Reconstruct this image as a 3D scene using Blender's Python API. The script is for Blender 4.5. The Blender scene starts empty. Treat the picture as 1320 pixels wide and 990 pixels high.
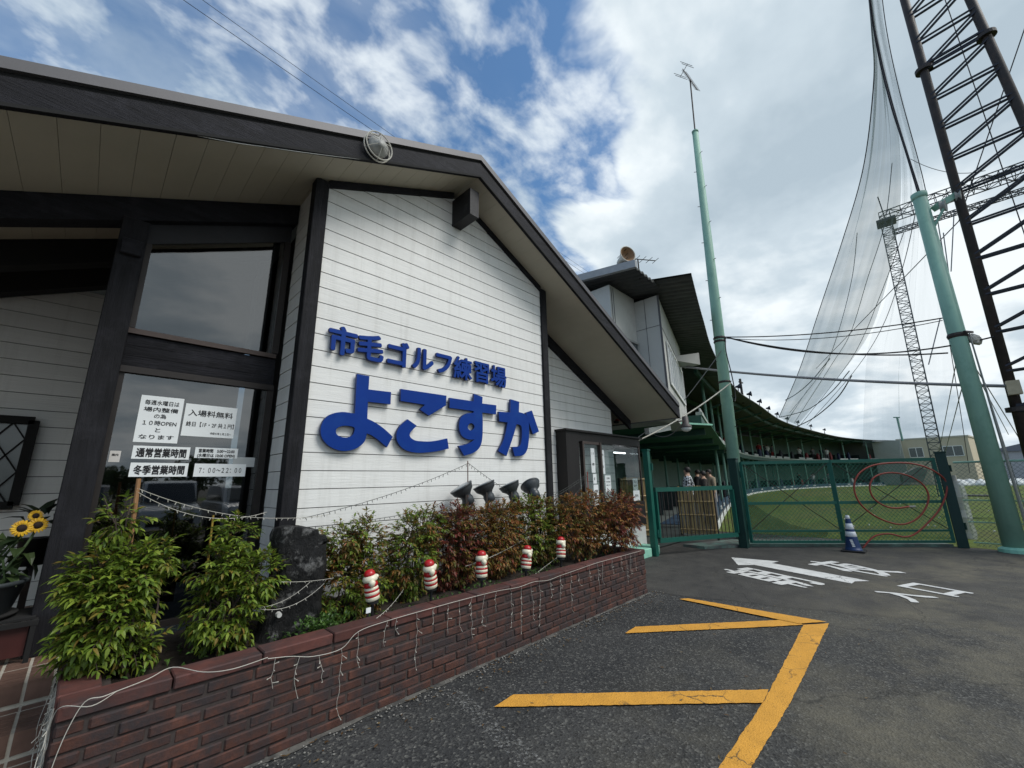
import bpy, bmesh, math, random
from mathutils import Vector, Matrix, noise
random.seed(7)
SC = bpy.context.scene
COL = SC.collection
PI = math.pi

# ------------------------------------------------------------------ camera
F_PX = 525.54
PITCH, ROLL, YAW = (math.radians(a) for a in (13.334, -0.978, 44.315))
EYE = Vector((0, 0, 1.5))
_F = Vector((math.cos(YAW), math.sin(YAW), 0)); _R = Vector((math.sin(YAW), -math.cos(YAW), 0)); _U = Vector((0, 0, 1))
CF = _F*math.cos(PITCH) + _U*math.sin(PITCH)
_up = -_F*math.sin(PITCH) + _U*math.cos(PITCH)
CR = _R*math.cos(ROLL) + _up*math.sin(ROLL)
CU = -_R*math.sin(ROLL) + _up*math.cos(ROLL)
cd = bpy.data.cameras.new('camera'); cam = bpy.data.objects.new('camera', cd); COL.objects.link(cam)
cd.sensor_width = 36; cd.lens = F_PX/1320*36; cd.clip_start = 0.05; cd.clip_end = 3000
m = Matrix((CR, CU, -CF)).transposed().to_4x4(); m.translation = EYE
cam.matrix_world = m
SC.camera = cam

# ------------------------------------------------------------------ light
SUN_EL, SUN_AZ = math.radians(52), math.radians(-66)      # azimuth measured from +X towards +Y
sdir = Vector((math.cos(SUN_EL)*math.cos(SUN_AZ), math.cos(SUN_EL)*math.sin(SUN_AZ), math.sin(SUN_EL)))
sl = bpy.data.lights.new('sun', 'SUN'); so = bpy.data.objects.new('sun', sl); COL.objects.link(so)
sl.energy = 1.9; sl.angle = math.radians(28); sl.color = (1.0, 0.97, 0.93)
so.rotation_euler = (-sdir).to_track_quat('-Z', 'Y').to_euler()
so.location = (0, -5, 30)

W = bpy.data.worlds.new('World'); SC.world = W; W.use_nodes = True
wn, wl = W.node_tree.nodes, W.node_tree.links
wn.clear()
def wnode(t, **k):
    n = wn.new(t)
    for a, b in k.items(): setattr(n, a, b)
    return n
def wmath(op, a, b=None, c=None, clamp=False):
    n = wnode('ShaderNodeMath', operation=op, use_clamp=clamp)
    for i, x in enumerate((a, b, c)):
        if x is None: continue
        if isinstance(x, (int, float)): n.inputs[i].default_value = x
        else: wl.new(x, n.inputs[i])
    return n.outputs[0]
def wrange(x, a, b, c, d):
    n = wnode('ShaderNodeMapRange', interpolation_type='SMOOTHSTEP')
    wl.new(x, n.inputs[0])
    for i, q in enumerate((a, b, c, d)): n.inputs[i+1].default_value = q
    return n.outputs[0]
sky = wnode('ShaderNodeTexSky', sky_type='NISHITA'); sky.sun_disc = False
sky.sun_elevation = SUN_EL; sky.sun_rotation = math.atan2(sdir.x, sdir.y); sky.air_density = 1.0; sky.dust_density = 0.6; sky.ozone_density = 1.6
tc = wnode('ShaderNodeTexCoord'); sep = wnode('ShaderNodeSeparateXYZ'); wl.new(tc.outputs['Generated'], sep.inputs[0])
zz = wmath('ADD', wmath('MAXIMUM', sep.outputs[2], 0.0), 0.22)
cx, cy = wmath('DIVIDE', sep.outputs[0], zz), wmath('DIVIDE', sep.outputs[1], zz)
cmb = wnode('ShaderNodeCombineXYZ'); wl.new(cx, cmb.inputs[0]); wl.new(cy, cmb.inputs[1])
def wnoise(scale, detail, rough, dist=0.0, off=(0,0,0), sc=(1,1,1)):
    mp = wnode('ShaderNodeMapping'); wl.new(cmb.outputs[0], mp.inputs[0]); mp.inputs['Location'].default_value = off; mp.inputs['Scale'].default_value = sc
    n = wnode('ShaderNodeTexNoise'); wl.new(mp.outputs[0], n.inputs['Vector'])
    n.inputs['Scale'].default_value = scale; n.inputs['Detail'].default_value = detail; n.inputs['Roughness'].default_value = rough; n.inputs['Distortion'].default_value = dist
    return n.outputs[0]
lat = wmath('ADD', wmath('MULTIPLY', sep.outputs[0], _R.x), wmath('MULTIPLY', sep.outputs[1], _R.y))
big = wnoise(1.35, 7, 0.55, 0.25, (3.1, 1.2, 0))
fine = wnoise(7.5, 5, 0.55, 0.15, (0.4, 7.7, 0), (1, 1.25, 1))
wisp = wnoise(2.6, 6, 0.56, 0.35, (5.5, 2.0, 0), (1.0, 1.5, 1))
latb = wrange(wmath('ADD', lat, wmath('MULTIPLY', wmath('SUBTRACT', big, 0.5), 1.0)), 0.02, 0.33, 0.0, 1.0)
# heavy cloud deck to the right and low down
deck_n = wmath('ADD', wmath('MULTIPLY', latb, 0.62), wmath('MULTIPLY', big, 0.62))
lowb = wrange(sep.outputs[2], 0.42, 0.12, 0.0, 0.36)
deck = wrange(wmath('ADD', deck_n, lowb), 0.46, 0.74, 0.0, 1.0)
small = wrange(wmath('ADD', wmath('MULTIPLY', fine, 0.65), wmath('MULTIPLY', wisp, 0.45)), 0.45, 0.68, 0.0, 0.80)
cov = wmath('MAXIMUM', deck, small, clamp=True)
veil = wmath('MULTIPLY', wrange(lat, -0.05, -0.70, 0.10, 0.50), wrange(wisp, 0.36, 0.66, 0.25, 1.0))
cov = wmath('MAXIMUM', cov, veil, clamp=True)
shade = wnoise(1.5, 6, 0.52, 0.15, (9.2, 4.4, 0))
ramp = wnode('ShaderNodeValToRGB'); wl.new(wmath('ADD', wmath('MULTIPLY', shade, 0.86), wmath('MULTIPLY', fine, 0.14)), ramp.inputs[0])
e = ramp.color_ramp.elements
e[0].position = 0.36; e[0].color = (0.345, 0.42, 0.48, 1)
e[1].position = 0.58; e[1].color = (0.70, 0.75, 0.775, 1)
ce = ramp.color_ramp.elements.new(0.48); ce.color = (0.46, 0.535, 0.59, 1)
SKY_K = 0.085
gain = wnode('ShaderNodeMixRGB', blend_type='MULTIPLY'); gain.inputs[0].default_value = 1
wl.new(ramp.outputs[0], gain.inputs[1]); gain.inputs[2].default_value = (1.0/SKY_K,)*3 + (1,)
tint = wnode('ShaderNodeMixRGB', blend_type='MULTIPLY'); tint.inputs[0].default_value = 1
wl.new(sky.outputs[0], tint.inputs[1]); tint.inputs[2].default_value = (0.80, 1.20, 1.40, 1)
mix = wnode('ShaderNodeMixRGB'); wl.new(cov, mix.inputs[0]); wl.new(tint.outputs[0], mix.inputs[1]); wl.new(gain.outputs[0], mix.inputs[2])
bg = wnode('ShaderNodeBackground'); bg.inputs[1].default_value = SKY_K; wl.new(mix.outputs[0], bg.inputs[0])
wo = wnode('ShaderNodeOutputWorld'); wl.new(bg.outputs[0], wo.inputs[0])

SC.view_settings.view_transform = 'Standard'; SC.view_settings.look = 'None'
SC.view_settings.exposure = 0.45; SC.view_settings.gamma = 1.0
try: SC.view_settings.use_curve_mapping = False
except Exception: pass

# ------------------------------------------------------------------ pixel helpers (real distances given)
def ray(x, y): return CF + CR*((x-660)/F_PX) + CU*((495-y)/F_PX)
def at_z(x, y, z=0.0): d = ray(x, y); return EYE + d*((z-EYE.z)/d.z)
def at_y(x, y, Y): d = ray(x, y); return EYE + d*(Y/d.y)
def at_x(x, y, X): d = ray(x, y); return EYE + d*(X/d.x)
def at_d(x, y, D): d = ray(x, y); return EYE + d*(D/math.hypot(d.x, d.y))

# ------------------------------------------------------------------ materials
MATS = {}
def mat(name, col, rough=0.6, var=0.15, scale=6.0, bump=0.0, bscale=None, metal=0.0, stretch=(1,1,1), spec=0.4, island=0.0, dirt=None, detail=6, bdist=0.01):
    """col mottled by noise; optional per-piece variation and a second dirt colour with its own patches"""
    if name in MATS: return MATS[name]
    M = bpy.data.materials.new(name); M.use_nodes = True; MATS[name] = M
    nt = M.node_tree; N, L = nt.nodes, nt.links
    b = N['Principled BSDF']; b.inputs['Roughness'].default_value = rough; b.inputs['Metallic'].default_value = metal
    b.inputs['Specular IOR Level'].default_value = spec
    t = N.new('ShaderNodeTexCoord'); mp = N.new('ShaderNodeMapping'); L.new(t.outputs['Object'], mp.inputs[0]); mp.inputs['Scale'].default_value = stretch
    n = N.new('ShaderNodeTexNoise'); L.new(mp.outputs[0], n.inputs['Vector']); n.inputs['Scale'].default_value = scale; n.inputs['Detail'].default_value = detail; n.inputs['Roughness'].default_value = 0.65
    r = N.new('ShaderNodeMapRange'); L.new(n.outputs[0], r.inputs[0]); r.inputs[1].default_value = 0.3; r.inputs[2].default_value = 0.7; r.inputs[3].default_value = 1-var; r.inputs[4].default_value = 1+var
    fac = r.outputs[0]
    if island:
        g = N.new('ShaderNodeNewGeometry'); r2 = N.new('ShaderNodeMapRange'); L.new(g.outputs['Random Per Island'], r2.inputs[0]); r2.inputs[3].default_value = 1-island; r2.inputs[4].default_value = 1+island
        mm = N.new('ShaderNodeMath'); mm.operation = 'MULTIPLY'; L.new(fac, mm.inputs[0]); L.new(r2.outputs[0], mm.inputs[1]); fac = mm.outputs[0]
    x = N.new('ShaderNodeMixRGB'); x.blend_type = 'MULTIPLY'; x.inputs[0].default_value = 1; x.inputs[1].default_value = (*col, 1); L.new(fac, x.inputs[2])
    out = x.outputs[0]
    if dirt:
        dc, ds, lo, hi = dirt
        n2 = N.new('ShaderNodeTexNoise'); L.new(t.outputs['Object'], n2.inputs['Vector']); n2.inputs['Scale'].default_value = ds; n2.inputs['Detail'].default_value = 8; n2.inputs['Roughness'].default_value = 0.7
        r3 = N.new('ShaderNodeMapRange'); L.new(n2.outputs[0], r3.inputs[0]); r3.inputs[1].default_value = lo; r3.inputs[2].default_value = hi
        y = N.new('ShaderNodeMixRGB'); L.new(r3.outputs[0], y.inputs[0]); L.new(out, y.inputs[1]); y.inputs[2].default_value = (*dc, 1); out = y.outputs[0]
    L.new(out, b.inputs['Base Color'])
    if bump:
        nb = N.new('ShaderNodeTexNoise'); L.new(mp.outputs[0], nb.inputs['Vector']); nb.inputs['Scale'].default_value = bscale or scale*3; nb.inputs['Detail'].default_value = 8; nb.inputs['Roughness'].default_value = 0.7
        bp = N.new('ShaderNodeBump'); bp.inputs['Strength'].default_value = bump; bp.inputs['Distance'].default_value = bdist; L.new(nb.outputs[0], bp.inputs['Height']); L.new(bp.outputs[0], b.inputs['Normal'])
    return M
def leafmat(name, cols, rough=0.45, trans=0.25):
    if name in MATS: return MATS[name]
    M = bpy.data.materials.new(name); M.use_nodes = True; MATS[name] = M
    N, L = M.node_tree.nodes, M.node_tree.links
    b = N['Principled BSDF']; b.inputs['Roughness'].default_value = rough; b.inputs['Specular IOR Level'].default_value = 0.35
    g = N.new('ShaderNodeNewGeometry'); c = N.new('ShaderNodeValToRGB'); L.new(g.outputs['Random Per Island'], c.inputs[0])
    el = c.color_ramp.elements; n = len(cols)
    el[0].color = (*cols[0], 1); el[0].position = 0; el[1].color = (*cols[-1], 1); el[1].position = 1
    for i in range(1, n-1):
        q = el.new(i/(n-1)); q.color = (*cols[i], 1)
    L.new(c.outputs[0], b.inputs['Base Color'])
    tr = N.new('ShaderNodeBsdfTranslucent'); L.new(c.outputs[0], tr.inputs[0])
    ms = N.new('ShaderNodeMixShader'); ms.inputs[0].default_value = trans; L.new(b.outputs[0], ms.inputs[1]); L.new(tr.outputs[0], ms.inputs[2])
    L.new(ms.outputs[0], N['Material Output'].inputs[0])
    return M
def glassmat(name, tint, refl, ior=1.9, rough=0.02, scatter=0.0):
    """window pane: fresnel reflection over a see-through tinted pane"""
    if name in MATS: return MATS[name]
    M = bpy.data.materials.new(name); M.use_nodes = True; MATS[name] = M
    N, L = M.node_tree.nodes, M.node_tree.links; N.remove(N['Principled BSDF'])
    tr = N.new('ShaderNodeBsdfTransparent'); tr.inputs[0].default_value = (*tint, 1)
    gl = N.new('ShaderNodeBsdfGlossy'); gl.inputs['Roughness'].default_value = rough; gl.inputs[0].default_value = (refl, refl, refl, 1)
    t = N.new('ShaderNodeTexCoord'); nn = N.new('ShaderNodeTexNoise'); L.new(t.outputs['Object'], nn.inputs['Vector']); nn.inputs['Scale'].default_value = 1.3; nn.inputs['Detail'].default_value = 2
    bp = N.new('ShaderNodeBump'); bp.inputs['Strength'].default_value = 0.03; bp.inputs['Distance'].default_value = 0.02; L.new(nn.outputs[0], bp.inputs['Height']); L.new(bp.outputs[0], gl.inputs['Normal'])
    lw = N.new('ShaderNodeLayerWeight'); lw.inputs[0].default_value = 0.5; pw = N.new('ShaderNodeMath'); pw.operation = 'POWER'; L.new(lw.outputs['Facing'], pw.inputs[0]); pw.inputs[1].default_value = 5
    r0 = ((ior-1)/(ior+1))**2; fr = N.new('ShaderNodeMath'); fr.operation = 'MULTIPLY_ADD'; L.new(pw.outputs[0], fr.inputs[0]); fr.inputs[1].default_value = 1-r0; fr.inputs[2].default_value = r0
    ms = N.new('ShaderNodeMixShader'); L.new(fr.outputs[0], ms.inputs[0]); L.new(tr.outputs[0], ms.inputs[1]); L.new(gl.outputs[0], ms.inputs[2])
    L.new(ms.outputs[0], N['Material Output'].inputs[0])
    return M
def netmat(name, col, a0, a1, stretch, scale=3.0):
    """fine golf netting far too fine to mesh: part see-through, denser along the folds"""
    if name in MATS: return MATS[name]
    M = bpy.data.materials.new(name); M.use_nodes = True; MATS[name] = M
    N, L = M.node_tree.nodes, M.node_tree.links; b = N['Principled BSDF']; b.inputs['Base Color'].default_value = (*col, 1); b.inputs['Roughness'].default_value = 0.9; b.inputs['Specular IOR Level'].default_value = 0.1
    t = N.new('ShaderNodeTexCoord'); mp = N.new('ShaderNodeMapping'); L.new(t.outputs['UV'], mp.inputs[0]); mp.inputs['Scale'].default_value = stretch
    n = N.new('ShaderNodeTexNoise'); L.new(mp.outputs[0], n.inputs['Vector']); n.inputs['Scale'].default_value = scale; n.inputs['Detail'].default_value = 7; n.inputs['Roughness'].default_value = 0.62; n.inputs['Distortion'].default_value = 0.4
    r = N.new('ShaderNodeMapRange'); L.new(n.outputs[0], r.inputs[0]); r.inputs[1].default_value = 0.35; r.inputs[2].default_value = 0.68; r.inputs[3].default_value = a0; r.inputs[4].default_value = a1
    tr = N.new('ShaderNodeBsdfTransparent'); ms = N.new('ShaderNodeMixShader'); L.new(r.outputs[0], ms.inputs[0]); L.new(tr.outputs[0], ms.inputs[1]); L.new(b.outputs[0], ms.inputs[2])
    L.new(ms.outputs[0], N['Material Output'].inputs[0])
    return M
def emit(name, col, k):
    if name in MATS: return MATS[name]
    M = bpy.data.materials.new(name); M.use_nodes = True; MATS[name] = M
    b = M.node_tree.nodes['Principled BSDF']; b.inputs['Base Color'].default_value = (*col, 1); b.inputs['Emission Color'].default_value = (*col, 1); b.inputs['Emission Strength'].default_value = k
    return M

# ------------------------------------------------------------------ mesh builder
def wloc(o):
    v = Vector((0, 0, 0))
    while o is not None: v += o.location; o = o.parent
    return v
class MB:
    def __init__(s): s.v = []; s.f = []; s.mi = []; s.uv = None; s.cur = 0
    def add(s, vs, fs):
        k = len(s.v); s.v += [Vector(p) for p in vs]
        for q in fs: s.f.append(tuple(k+i for i in q)); s.mi.append(s.cur)
        return s
    def box(s, a, b):
        x0, y0, z0 = a; x1, y1, z1 = b
        return s.add([(x0,y0,z0),(x1,y0,z0),(x1,y1,z0),(x0,y1,z0),(x0,y0,z1),(x1,y0,z1),(x1,y1,z1),(x0,y1,z1)],
                     [(0,3,2,1),(4,5,6,7),(0,1,5,4),(1,2,6,5),(2,3,7,6),(3,0,4,7)])
    def cbox(s, a, b, c=0.006):
        """box with chamfered edges"""
        x0, y0, z0 = a; x1, y1, z1 = b; k = len(s.v); vs = []
        for z, zi in ((z0, z0+c), (z1, z1-c)):
            for (x, xi, y, yi) in ((x0,x0+c,y0,y0+c),(x1,x1-c,y0,y0+c),(x1,x1-c,y1,y1-c),(x0,x0+c,y1,y1-c)):
                vs += [(xi, yi, z), (x, yi, zi), (xi, y, zi)]
        fs = [(0,9,6,3),(12,15,18,21)]
        B = lambda i, j: 3*i+j; T = lambda i, j: 12+3*i+j
        fs += [(B(0,2),B(1,2),T(1,2),T(0,2)),(B(1,1),B(2,1),T(2,1),T(1,1)),(B(2,2),B(3,2),T(3,2),T(2,2)),(B(3,1),B(0,1),T(0,1),T(3,1))]
        fs += [(B(0,0),B(1,0),B(1,2),B(0,2)),(B(1,0),B(2,0),B(2,1),B(1,1)),(B(2,0),B(3,0),B(3,2),B(2,2)),(B(3,0),B(0,0),B(0,1),B(3,1))]
        fs += [(T(0,0),T(0,2),T(1,2),T(1,0)),(T(1,0),T(1,1),T(2,1),T(2,0)),(T(2,0),T(2,2),T(3,2),T(3,0)),(T(3,0),T(3,1),T(0,1),T(0,0))]
        fs += [(B(0,1),B(0,2),T(0,2),T(0,1)),(B(1,2),B(1,1),T(1,1),T(1,2)),(B(2,1),B(2,2),T(2,2),T(2,1)),(B(3,2),B(3,1),T(3,1),T(3,2))]
        fs += [(B(i,0),B(i,1),B(i,2)) for i in range(4)] + [(T(i,0),T(i,2),T(i,1)) for i in range(4)]
        return s.add(vs, fs)
    def prism(s, poly, ext):
        """planar polygon (list of points) swept along ext"""
        n = len(poly); e = Vector(ext); p = [Vector(q) for q in poly]
        return s.add(p+[q+e for q in p], [tuple(range(n))[::-1], tuple(range(n, 2*n))]+[(i, (i+1)%n, n+(i+1)%n, n+i) for i in range(n)])
    def bar(s, p, q, w=0.05, h=None, up=(0,0,1)):
        p, q = Vector(p), Vector(q); d = (q-p).normalized(); u = Vector(up)
        if abs(d.dot(u)) > 0.98: u = Vector((1,0,0))
        a = d.cross(u).normalized(); b = a.cross(d); h = h or w; a = a*w/2; b = b*h/2
        c = [-a-b, a-b, a+b, -a+b]
        return s.add([p+i for i in c]+[q+i for i in c], [(3,2,1,0),(4,5,6,7),(0,1,5,4),(1,2,6,5),(2,3,7,6),(3,0,4,7)])
    def tube(s, p, q, r0, r1=None, n=10, cap=True):
        return s.path([p, q], [r0, r0 if r1 is None else r1], n, cap)
    def path(s, pts, r, n=6, cap=True):
        pts = [Vector(p) for p in pts]; k = len(pts); rs = r if isinstance(r, (list, tuple)) else [r]*k
        vs = []; fs = []; pa = None
        for i, p in enumerate(pts):
            d = (pts[min(i+1, k-1)]-pts[max(i-1, 0)])
            d = d.normalized() if d.length > 1e-9 else Vector((0,0,1))
            if pa is None:
                u = Vector((0,0,1)) if abs(d.z) < 0.9 else Vector((1,0,0)); a = d.cross(u).normalized()
            else:
                a = (pa-d*pa.dot(d)); a = a.normalized() if a.length > 1e-6 else d.orthogonal().normalized()
            pa = a; b = d.cross(a)
            for j in range(n): t = 2*PI*j/n; vs.append(p+(a*math.cos(t)+b*math.sin(t))*rs[i])
        for i in range(k-1):
            for j in range(n): fs.append((i*n+j, i*n+(j+1)%n, (i+1)*n+(j+1)%n, (i+1)*n+j))
        if cap: fs += [tuple(range(n))[::-1], tuple(range((k-1)*n, k*n))]
        return s.add(vs, fs)
    def lathe(s, c, prof, n=20, axis=(0,0,1), caps=(1,1)):
        """prof: list of (radius, height along axis)"""
        d = Vector(axis).normalized(); u = Vector((0,0,1)) if abs(d.z) < 0.9 else Vector((1,0,0)); a = d.cross(u).normalized(); b = d.cross(a); c = Vector(c)
        vs = []; fs = []
        for r, h in prof:
            for j in range(n): t = 2*PI*j/n; vs.append(c+d*h+(a*math.cos(t)+b*math.sin(t))*max(r, 1e-4))
        k = len(prof)
        for i in range(k-1):
            for j in range(n): fs.append((i*n+j, i*n+(j+1)%n, (i+1)*n+(j+1)%n, (i+1)*n+j))
        if caps[0]: fs.append(tuple(range(n))[::-1])
        if caps[1]: fs.append(tuple(range((k-1)*n, k*n)))
        return s.add(vs, fs)
    def grid(s, P):
        """P[i][j] points -> sheet with uv"""
        a, b = len(P), len(P[0]); k = len(s.v)
        s.v += [Vector(p) for r in P for p in r]
        for i in range(a-1):
            for j in range(b-1): s.f.append((k+i*b+j, k+i*b+j+1, k+(i+1)*b+j+1, k+(i+1)*b+j)); s.mi.append(s.cur)
        s.uv = {k+i*b+j: (i/(a-1), j/(b-1)) for i in range(a) for j in range(b)}
        return s
    def build(s, name, mats, parent=None, smooth=False, fix=True):
        o0 = wloc(parent); me = bpy.data.meshes.new(name)
        me.from_pydata([v-o0 for v in s.v], [], s.f)
        for q in (mats if isinstance(mats, (list, tuple)) else [mats]): me.materials.append(q)
        if any(s.mi): me.polygons.foreach_set('material_index', s.mi)
        if s.uv:
            ul = me.uv_layers.new(name='UVMap')
            for lp in me.loops: ul.data[lp.index].uv = s.uv.get(lp.vertex_index, (0, 0))
        if fix and not s.uv and len(s.f) < 4000:
            b_m = bmesh.new(); b_m.from_mesh(me); bmesh.ops.recalc_face_normals(b_m, faces=b_m.faces); b_m.to_mesh(me); b_m.free()
        if smooth: me.polygons.foreach_set('use_smooth', [True]*len(me.polygons))
        me.update()
        o = bpy.data.objects.new(name, me); COL.objects.link(o)
        if parent is not None: o.parent = parent
        return o
def tag(o, label=None, cat=None, group=None, kind=None):
    if label: o['label'] = label
    if cat: o['category'] = cat
    if group: o['group'] = group
    if kind: o['kind'] = kind
    return o
def thing(name, label, cat, loc=(0,0,0), group=None):
    o = bpy.data.objects.new(name, None); COL.objects.link(o); o.location = loc; o.empty_display_size = 0.1
    return tag(o, label, cat, group)
def kids(o): return [c for c in COL.objects if c.parent == o]
def dup(o, loc, rz=0.0, label=None, parent=None):
    c = o.copy(); COL.objects.link(c)
    if parent is not None: c.parent = parent
    else:
        c.location = loc; c.rotation_euler.z = rz
        if label: c['label'] = label
    for k in kids(o): dup(k, None, parent=c)
    return c
def crom(pts, n=8):
    """catmull-rom through points"""
    P = [Vector(p) for p in pts]; out = []
    for i in range(len(P)-1):
        a, b, c, d = P[max(i-1, 0)], P[i], P[i+1], P[min(i+2, len(P)-1)]
        for k in range(n):
            t = k/n; out.append(0.5*((2*b)+(c-a)*t+(2*a-5*b+4*c-d)*t*t+(3*b-a-3*c+d)*t**3))
    return out+[P[-1]]
def sag(a, b, d, n=14):
    a, b = Vector(a), Vector(b)
    return [a.lerp(b, i/n)-Vector((0, 0, d*4*(i/n)*(1-i/n))) for i in range(n+1)]
def text_mesh(s, size, depth=0.0, offset=0.0, align='CENTER'):
    cu = bpy.data.curves.new('writing', 'FONT'); cu.body = s; cu.size = size; cu.extrude = depth; cu.offset = offset; cu.align_x = align; cu.align_y = 'CENTER'; cu.resolution_u = 3
    o = bpy.data.objects.new('writing', cu); COL.objects.link(o)
    bpy.context.view_layer.update()
    me = bpy.data.meshes.new_from_object(o.evaluated_get(bpy.context.evaluated_depsgraph_get()))
    bpy.data.objects.remove(o); bpy.data.curves.remove(cu)
    return me
def text_verts(s, size, depth=0.0, offset=0.0, step=0.0004):
    """glyph outlines, made bolder by laying shifted copies of each glyph over one another"""
    me = text_mesh(s, size, depth, 0.0); v0 = [v.co.copy() for v in me.vertices]; f0 = [tuple(p.vertices) for p in me.polygons]; bpy.data.meshes.remove(me)
    if offset <= 0: return v0, f0
    vs, fs = [], []
    for k, (dx, dy) in enumerate(((0,0),(1,0),(-1,0),(0,1),(0,-1),(.7,.7),(-.7,.7),(.7,-.7),(-.7,-.7))):
        b = len(vs); vs += [v+Vector((dx*offset, dy*offset, step*k)) for v in v0]; fs += [tuple(i+b for i in q) for q in f0]
    return vs, fs

# ------------------------------------------------------------------ material palette
def siding_mat():
    M = mat('white_siding', (0.745, 0.745, 0.72), 0.62, 0.045, 2.2, 0.35, 9, stretch=(0.5, 1, 7), island=0.025, dirt=((0.60, 0.60, 0.56), 1.6, 0.60, 0.95), bdist=0.012)
    return M
M_SID = siding_mat()
def streaks(M, col, lo, hi, k):
    """faint rain streaks running down a wall"""
    N, L = M.node_tree.nodes, M.node_tree.links; b = N['Principled BSDF']; src = b.inputs['Base Color'].links[0].from_socket
    t = N.new('ShaderNodeTexCoord'); mp = N.new('ShaderNodeMapping'); L.new(t.outputs['Object'], mp.inputs[0]); mp.inputs['Scale'].default_value = (5, 5, .35)
    n = N.new('ShaderNodeTexNoise'); L.new(mp.outputs[0], n.inputs['Vector']); n.inputs['Scale'].default_value = 1.6; n.inputs['Detail'].default_value = 7; n.inputs['Roughness'].default_value = .7
    r = N.new('ShaderNodeMapRange'); L.new(n.outputs[0], r.inputs[0]); r.inputs[1].default_value = lo; r.inputs[2].default_value = hi; r.inputs[4].default_value = k
    x = N.new('ShaderNodeMixRGB'); L.new(r.outputs[0], x.inputs[0]); L.new(src, x.inputs[1]); x.inputs[2].default_value = (*col, 1); L.new(x.outputs[0], b.inputs['Base Color'])
streaks(M_SID, (0.52, 0.515, 0.48), .50, .78, .55)
M_WOOD = mat('black_stained_wood', (0.0125, 0.0125, 0.016), 0.7, 0.5, 3, 0.8, 14, stretch=(0.6, 6, 6), bdist=0.012, spec=0.22, dirt=((0.040, 0.040, 0.050), 5, 0.52, 0.9))
M_WOODV = mat('black_stained_post', (0.0125, 0.0125, 0.015), 0.7, 0.5, 3, 0.8, 14, stretch=(6, 6, 0.6), bdist=0.012, spec=0.22, dirt=((0.036, 0.036, 0.043), 5, 0.52, 0.9))
M_GAP = mat('gap_shade_and_black', (0.012, 0.012, 0.012), 0.9, 0.1)  # near-black: shade put into the colour of gaps, also used for plain black parts
M_SOF = mat('cream_soffit_board', (0.46, 0.42, 0.335), 0.6, 0.06, 1.5, 0.1, 20, island=0.012)
M_CAP = mat('dark_roof_metal', (0.115, 0.112, 0.118), 0.5, 0.12, 2, 0.05, 8, metal=0.2)
M_FRAME = mat('bronze_aluminium', (0.035, 0.030, 0.028), 0.4, 0.15, 5, metal=0.5)
M_BRN = mat('brown_sill_metal', (0.075, 0.055, 0.048), 0.45, 0.12, 5, metal=0.3)
M_GLASS = glassmat('window_glass', (0.42, 0.44, 0.45), 0.85, 2.2)
M_GLASS2 = glassmat('booth_glass', (0.80, 0.84, 0.84), 0.7, 1.5)
M_PAPER = mat('white_paper', (0.78, 0.81, 0.81), 0.8, 0.02)
M_INK = mat('black_ink', (0.015, 0.015, 0.018), 0.7, 0.1)
M_BLUE = mat('blue_sign_acrylic', (0.002, 0.033, 0.225), 0.5, 0.06, 3, spec=0.15, dirt=((0.006,0.05,0.25), 2.2, .5, .8))
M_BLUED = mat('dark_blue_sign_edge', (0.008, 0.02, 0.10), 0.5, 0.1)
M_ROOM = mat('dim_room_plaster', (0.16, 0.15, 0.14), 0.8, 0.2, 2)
M_TILE = mat('red_brown_tile', (0.135, 0.060, 0.040), 0.45, 0.22, 9, 0.15, 40, island=0.22, bdist=0.004)
M_GROUT = mat('tile_grout', (0.42, 0.39, 0.33), 0.9, 0.15, 20)
M_BRICK = mat('red_brown_brick', (0.080, 0.032, 0.022), 0.8, 0.35, 11, 0.6, 45, island=0.22, bdist=0.007, dirt=((0.034, 0.026, 0.027), 6, 0.40, 0.60))
M_MORTAR = mat('dark_mortar', (0.048, 0.038, 0.035), 0.95, 0.25, 30, 0.4, 60, bdist=0.005)
M_SOIL = mat('dark_soil', (0.030, 0.022, 0.016), 0.95, 0.4, 14, 0.8, 30, bdist=0.03)
M_CONC = mat('weathered_concrete', (0.22, 0.21, 0.19), 0.9, 0.2, 5, 0.3, 60, bdist=0.005, dirt=((0.10, 0.095, 0.08), 3, 0.5, 0.8))
M_MINT = mat('mint_painted_concrete', (0.26, 0.55, 0.42), 0.6, 0.10, 4, 0.15, 30, dirt=((0.12, 0.22, 0.17), 6, 0.58, 0.85), bdist=0.004)
M_POLE = mat('pale_green_pole_paint', (0.25, 0.425, 0.335), 0.55, 0.10, 2.5, 0.08, 20, stretch=(3, 3, 0.5), spec=0.25, dirt=((0.13, 0.27, 0.21), 2.2, 0.52, 0.9), bdist=0.004)
M_GATE = mat('deep_green_paint', (0.005, 0.088, 0.064), 0.5, 0.15, 4, 0.06, 30, dirt=((0.02, 0.07, 0.05), 6, 0.6, 0.9), bdist=0.003)
M_GATEP = mat('dark_green_post_paint', (0.004, 0.032, 0.027), 0.5, 0.15, 4, 0.06, 30, bdist=0.003)
M_WIRE = mat('galvanised_wire', (0.16, 0.19, 0.18), 0.5, 0.1, metal=0.5)
M_GWIRE = mat('green_mesh_wire', (0.03, 0.15, 0.10), 0.5, 0.1)
M_STEEL = mat('rusty_black_steel', (0.028, 0.022, 0.020), 0.6, 0.35, 6, 0.3, 30, dirt=((0.065, 0.040, 0.030), 5, 0.5, 0.8), bdist=0.004)
M_BRACE = mat('dark_blue_grey_steel', (0.020, 0.022, 0.034), 0.55, 0.2, 6)
M_LATT = mat('weathered_lattice_steel', (0.055, 0.058, 0.062), 0.6, 0.2, 3)
M_BLACK = mat('black_rubber', (0.010, 0.010, 0.011), 0.6, 0.2)
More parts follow.
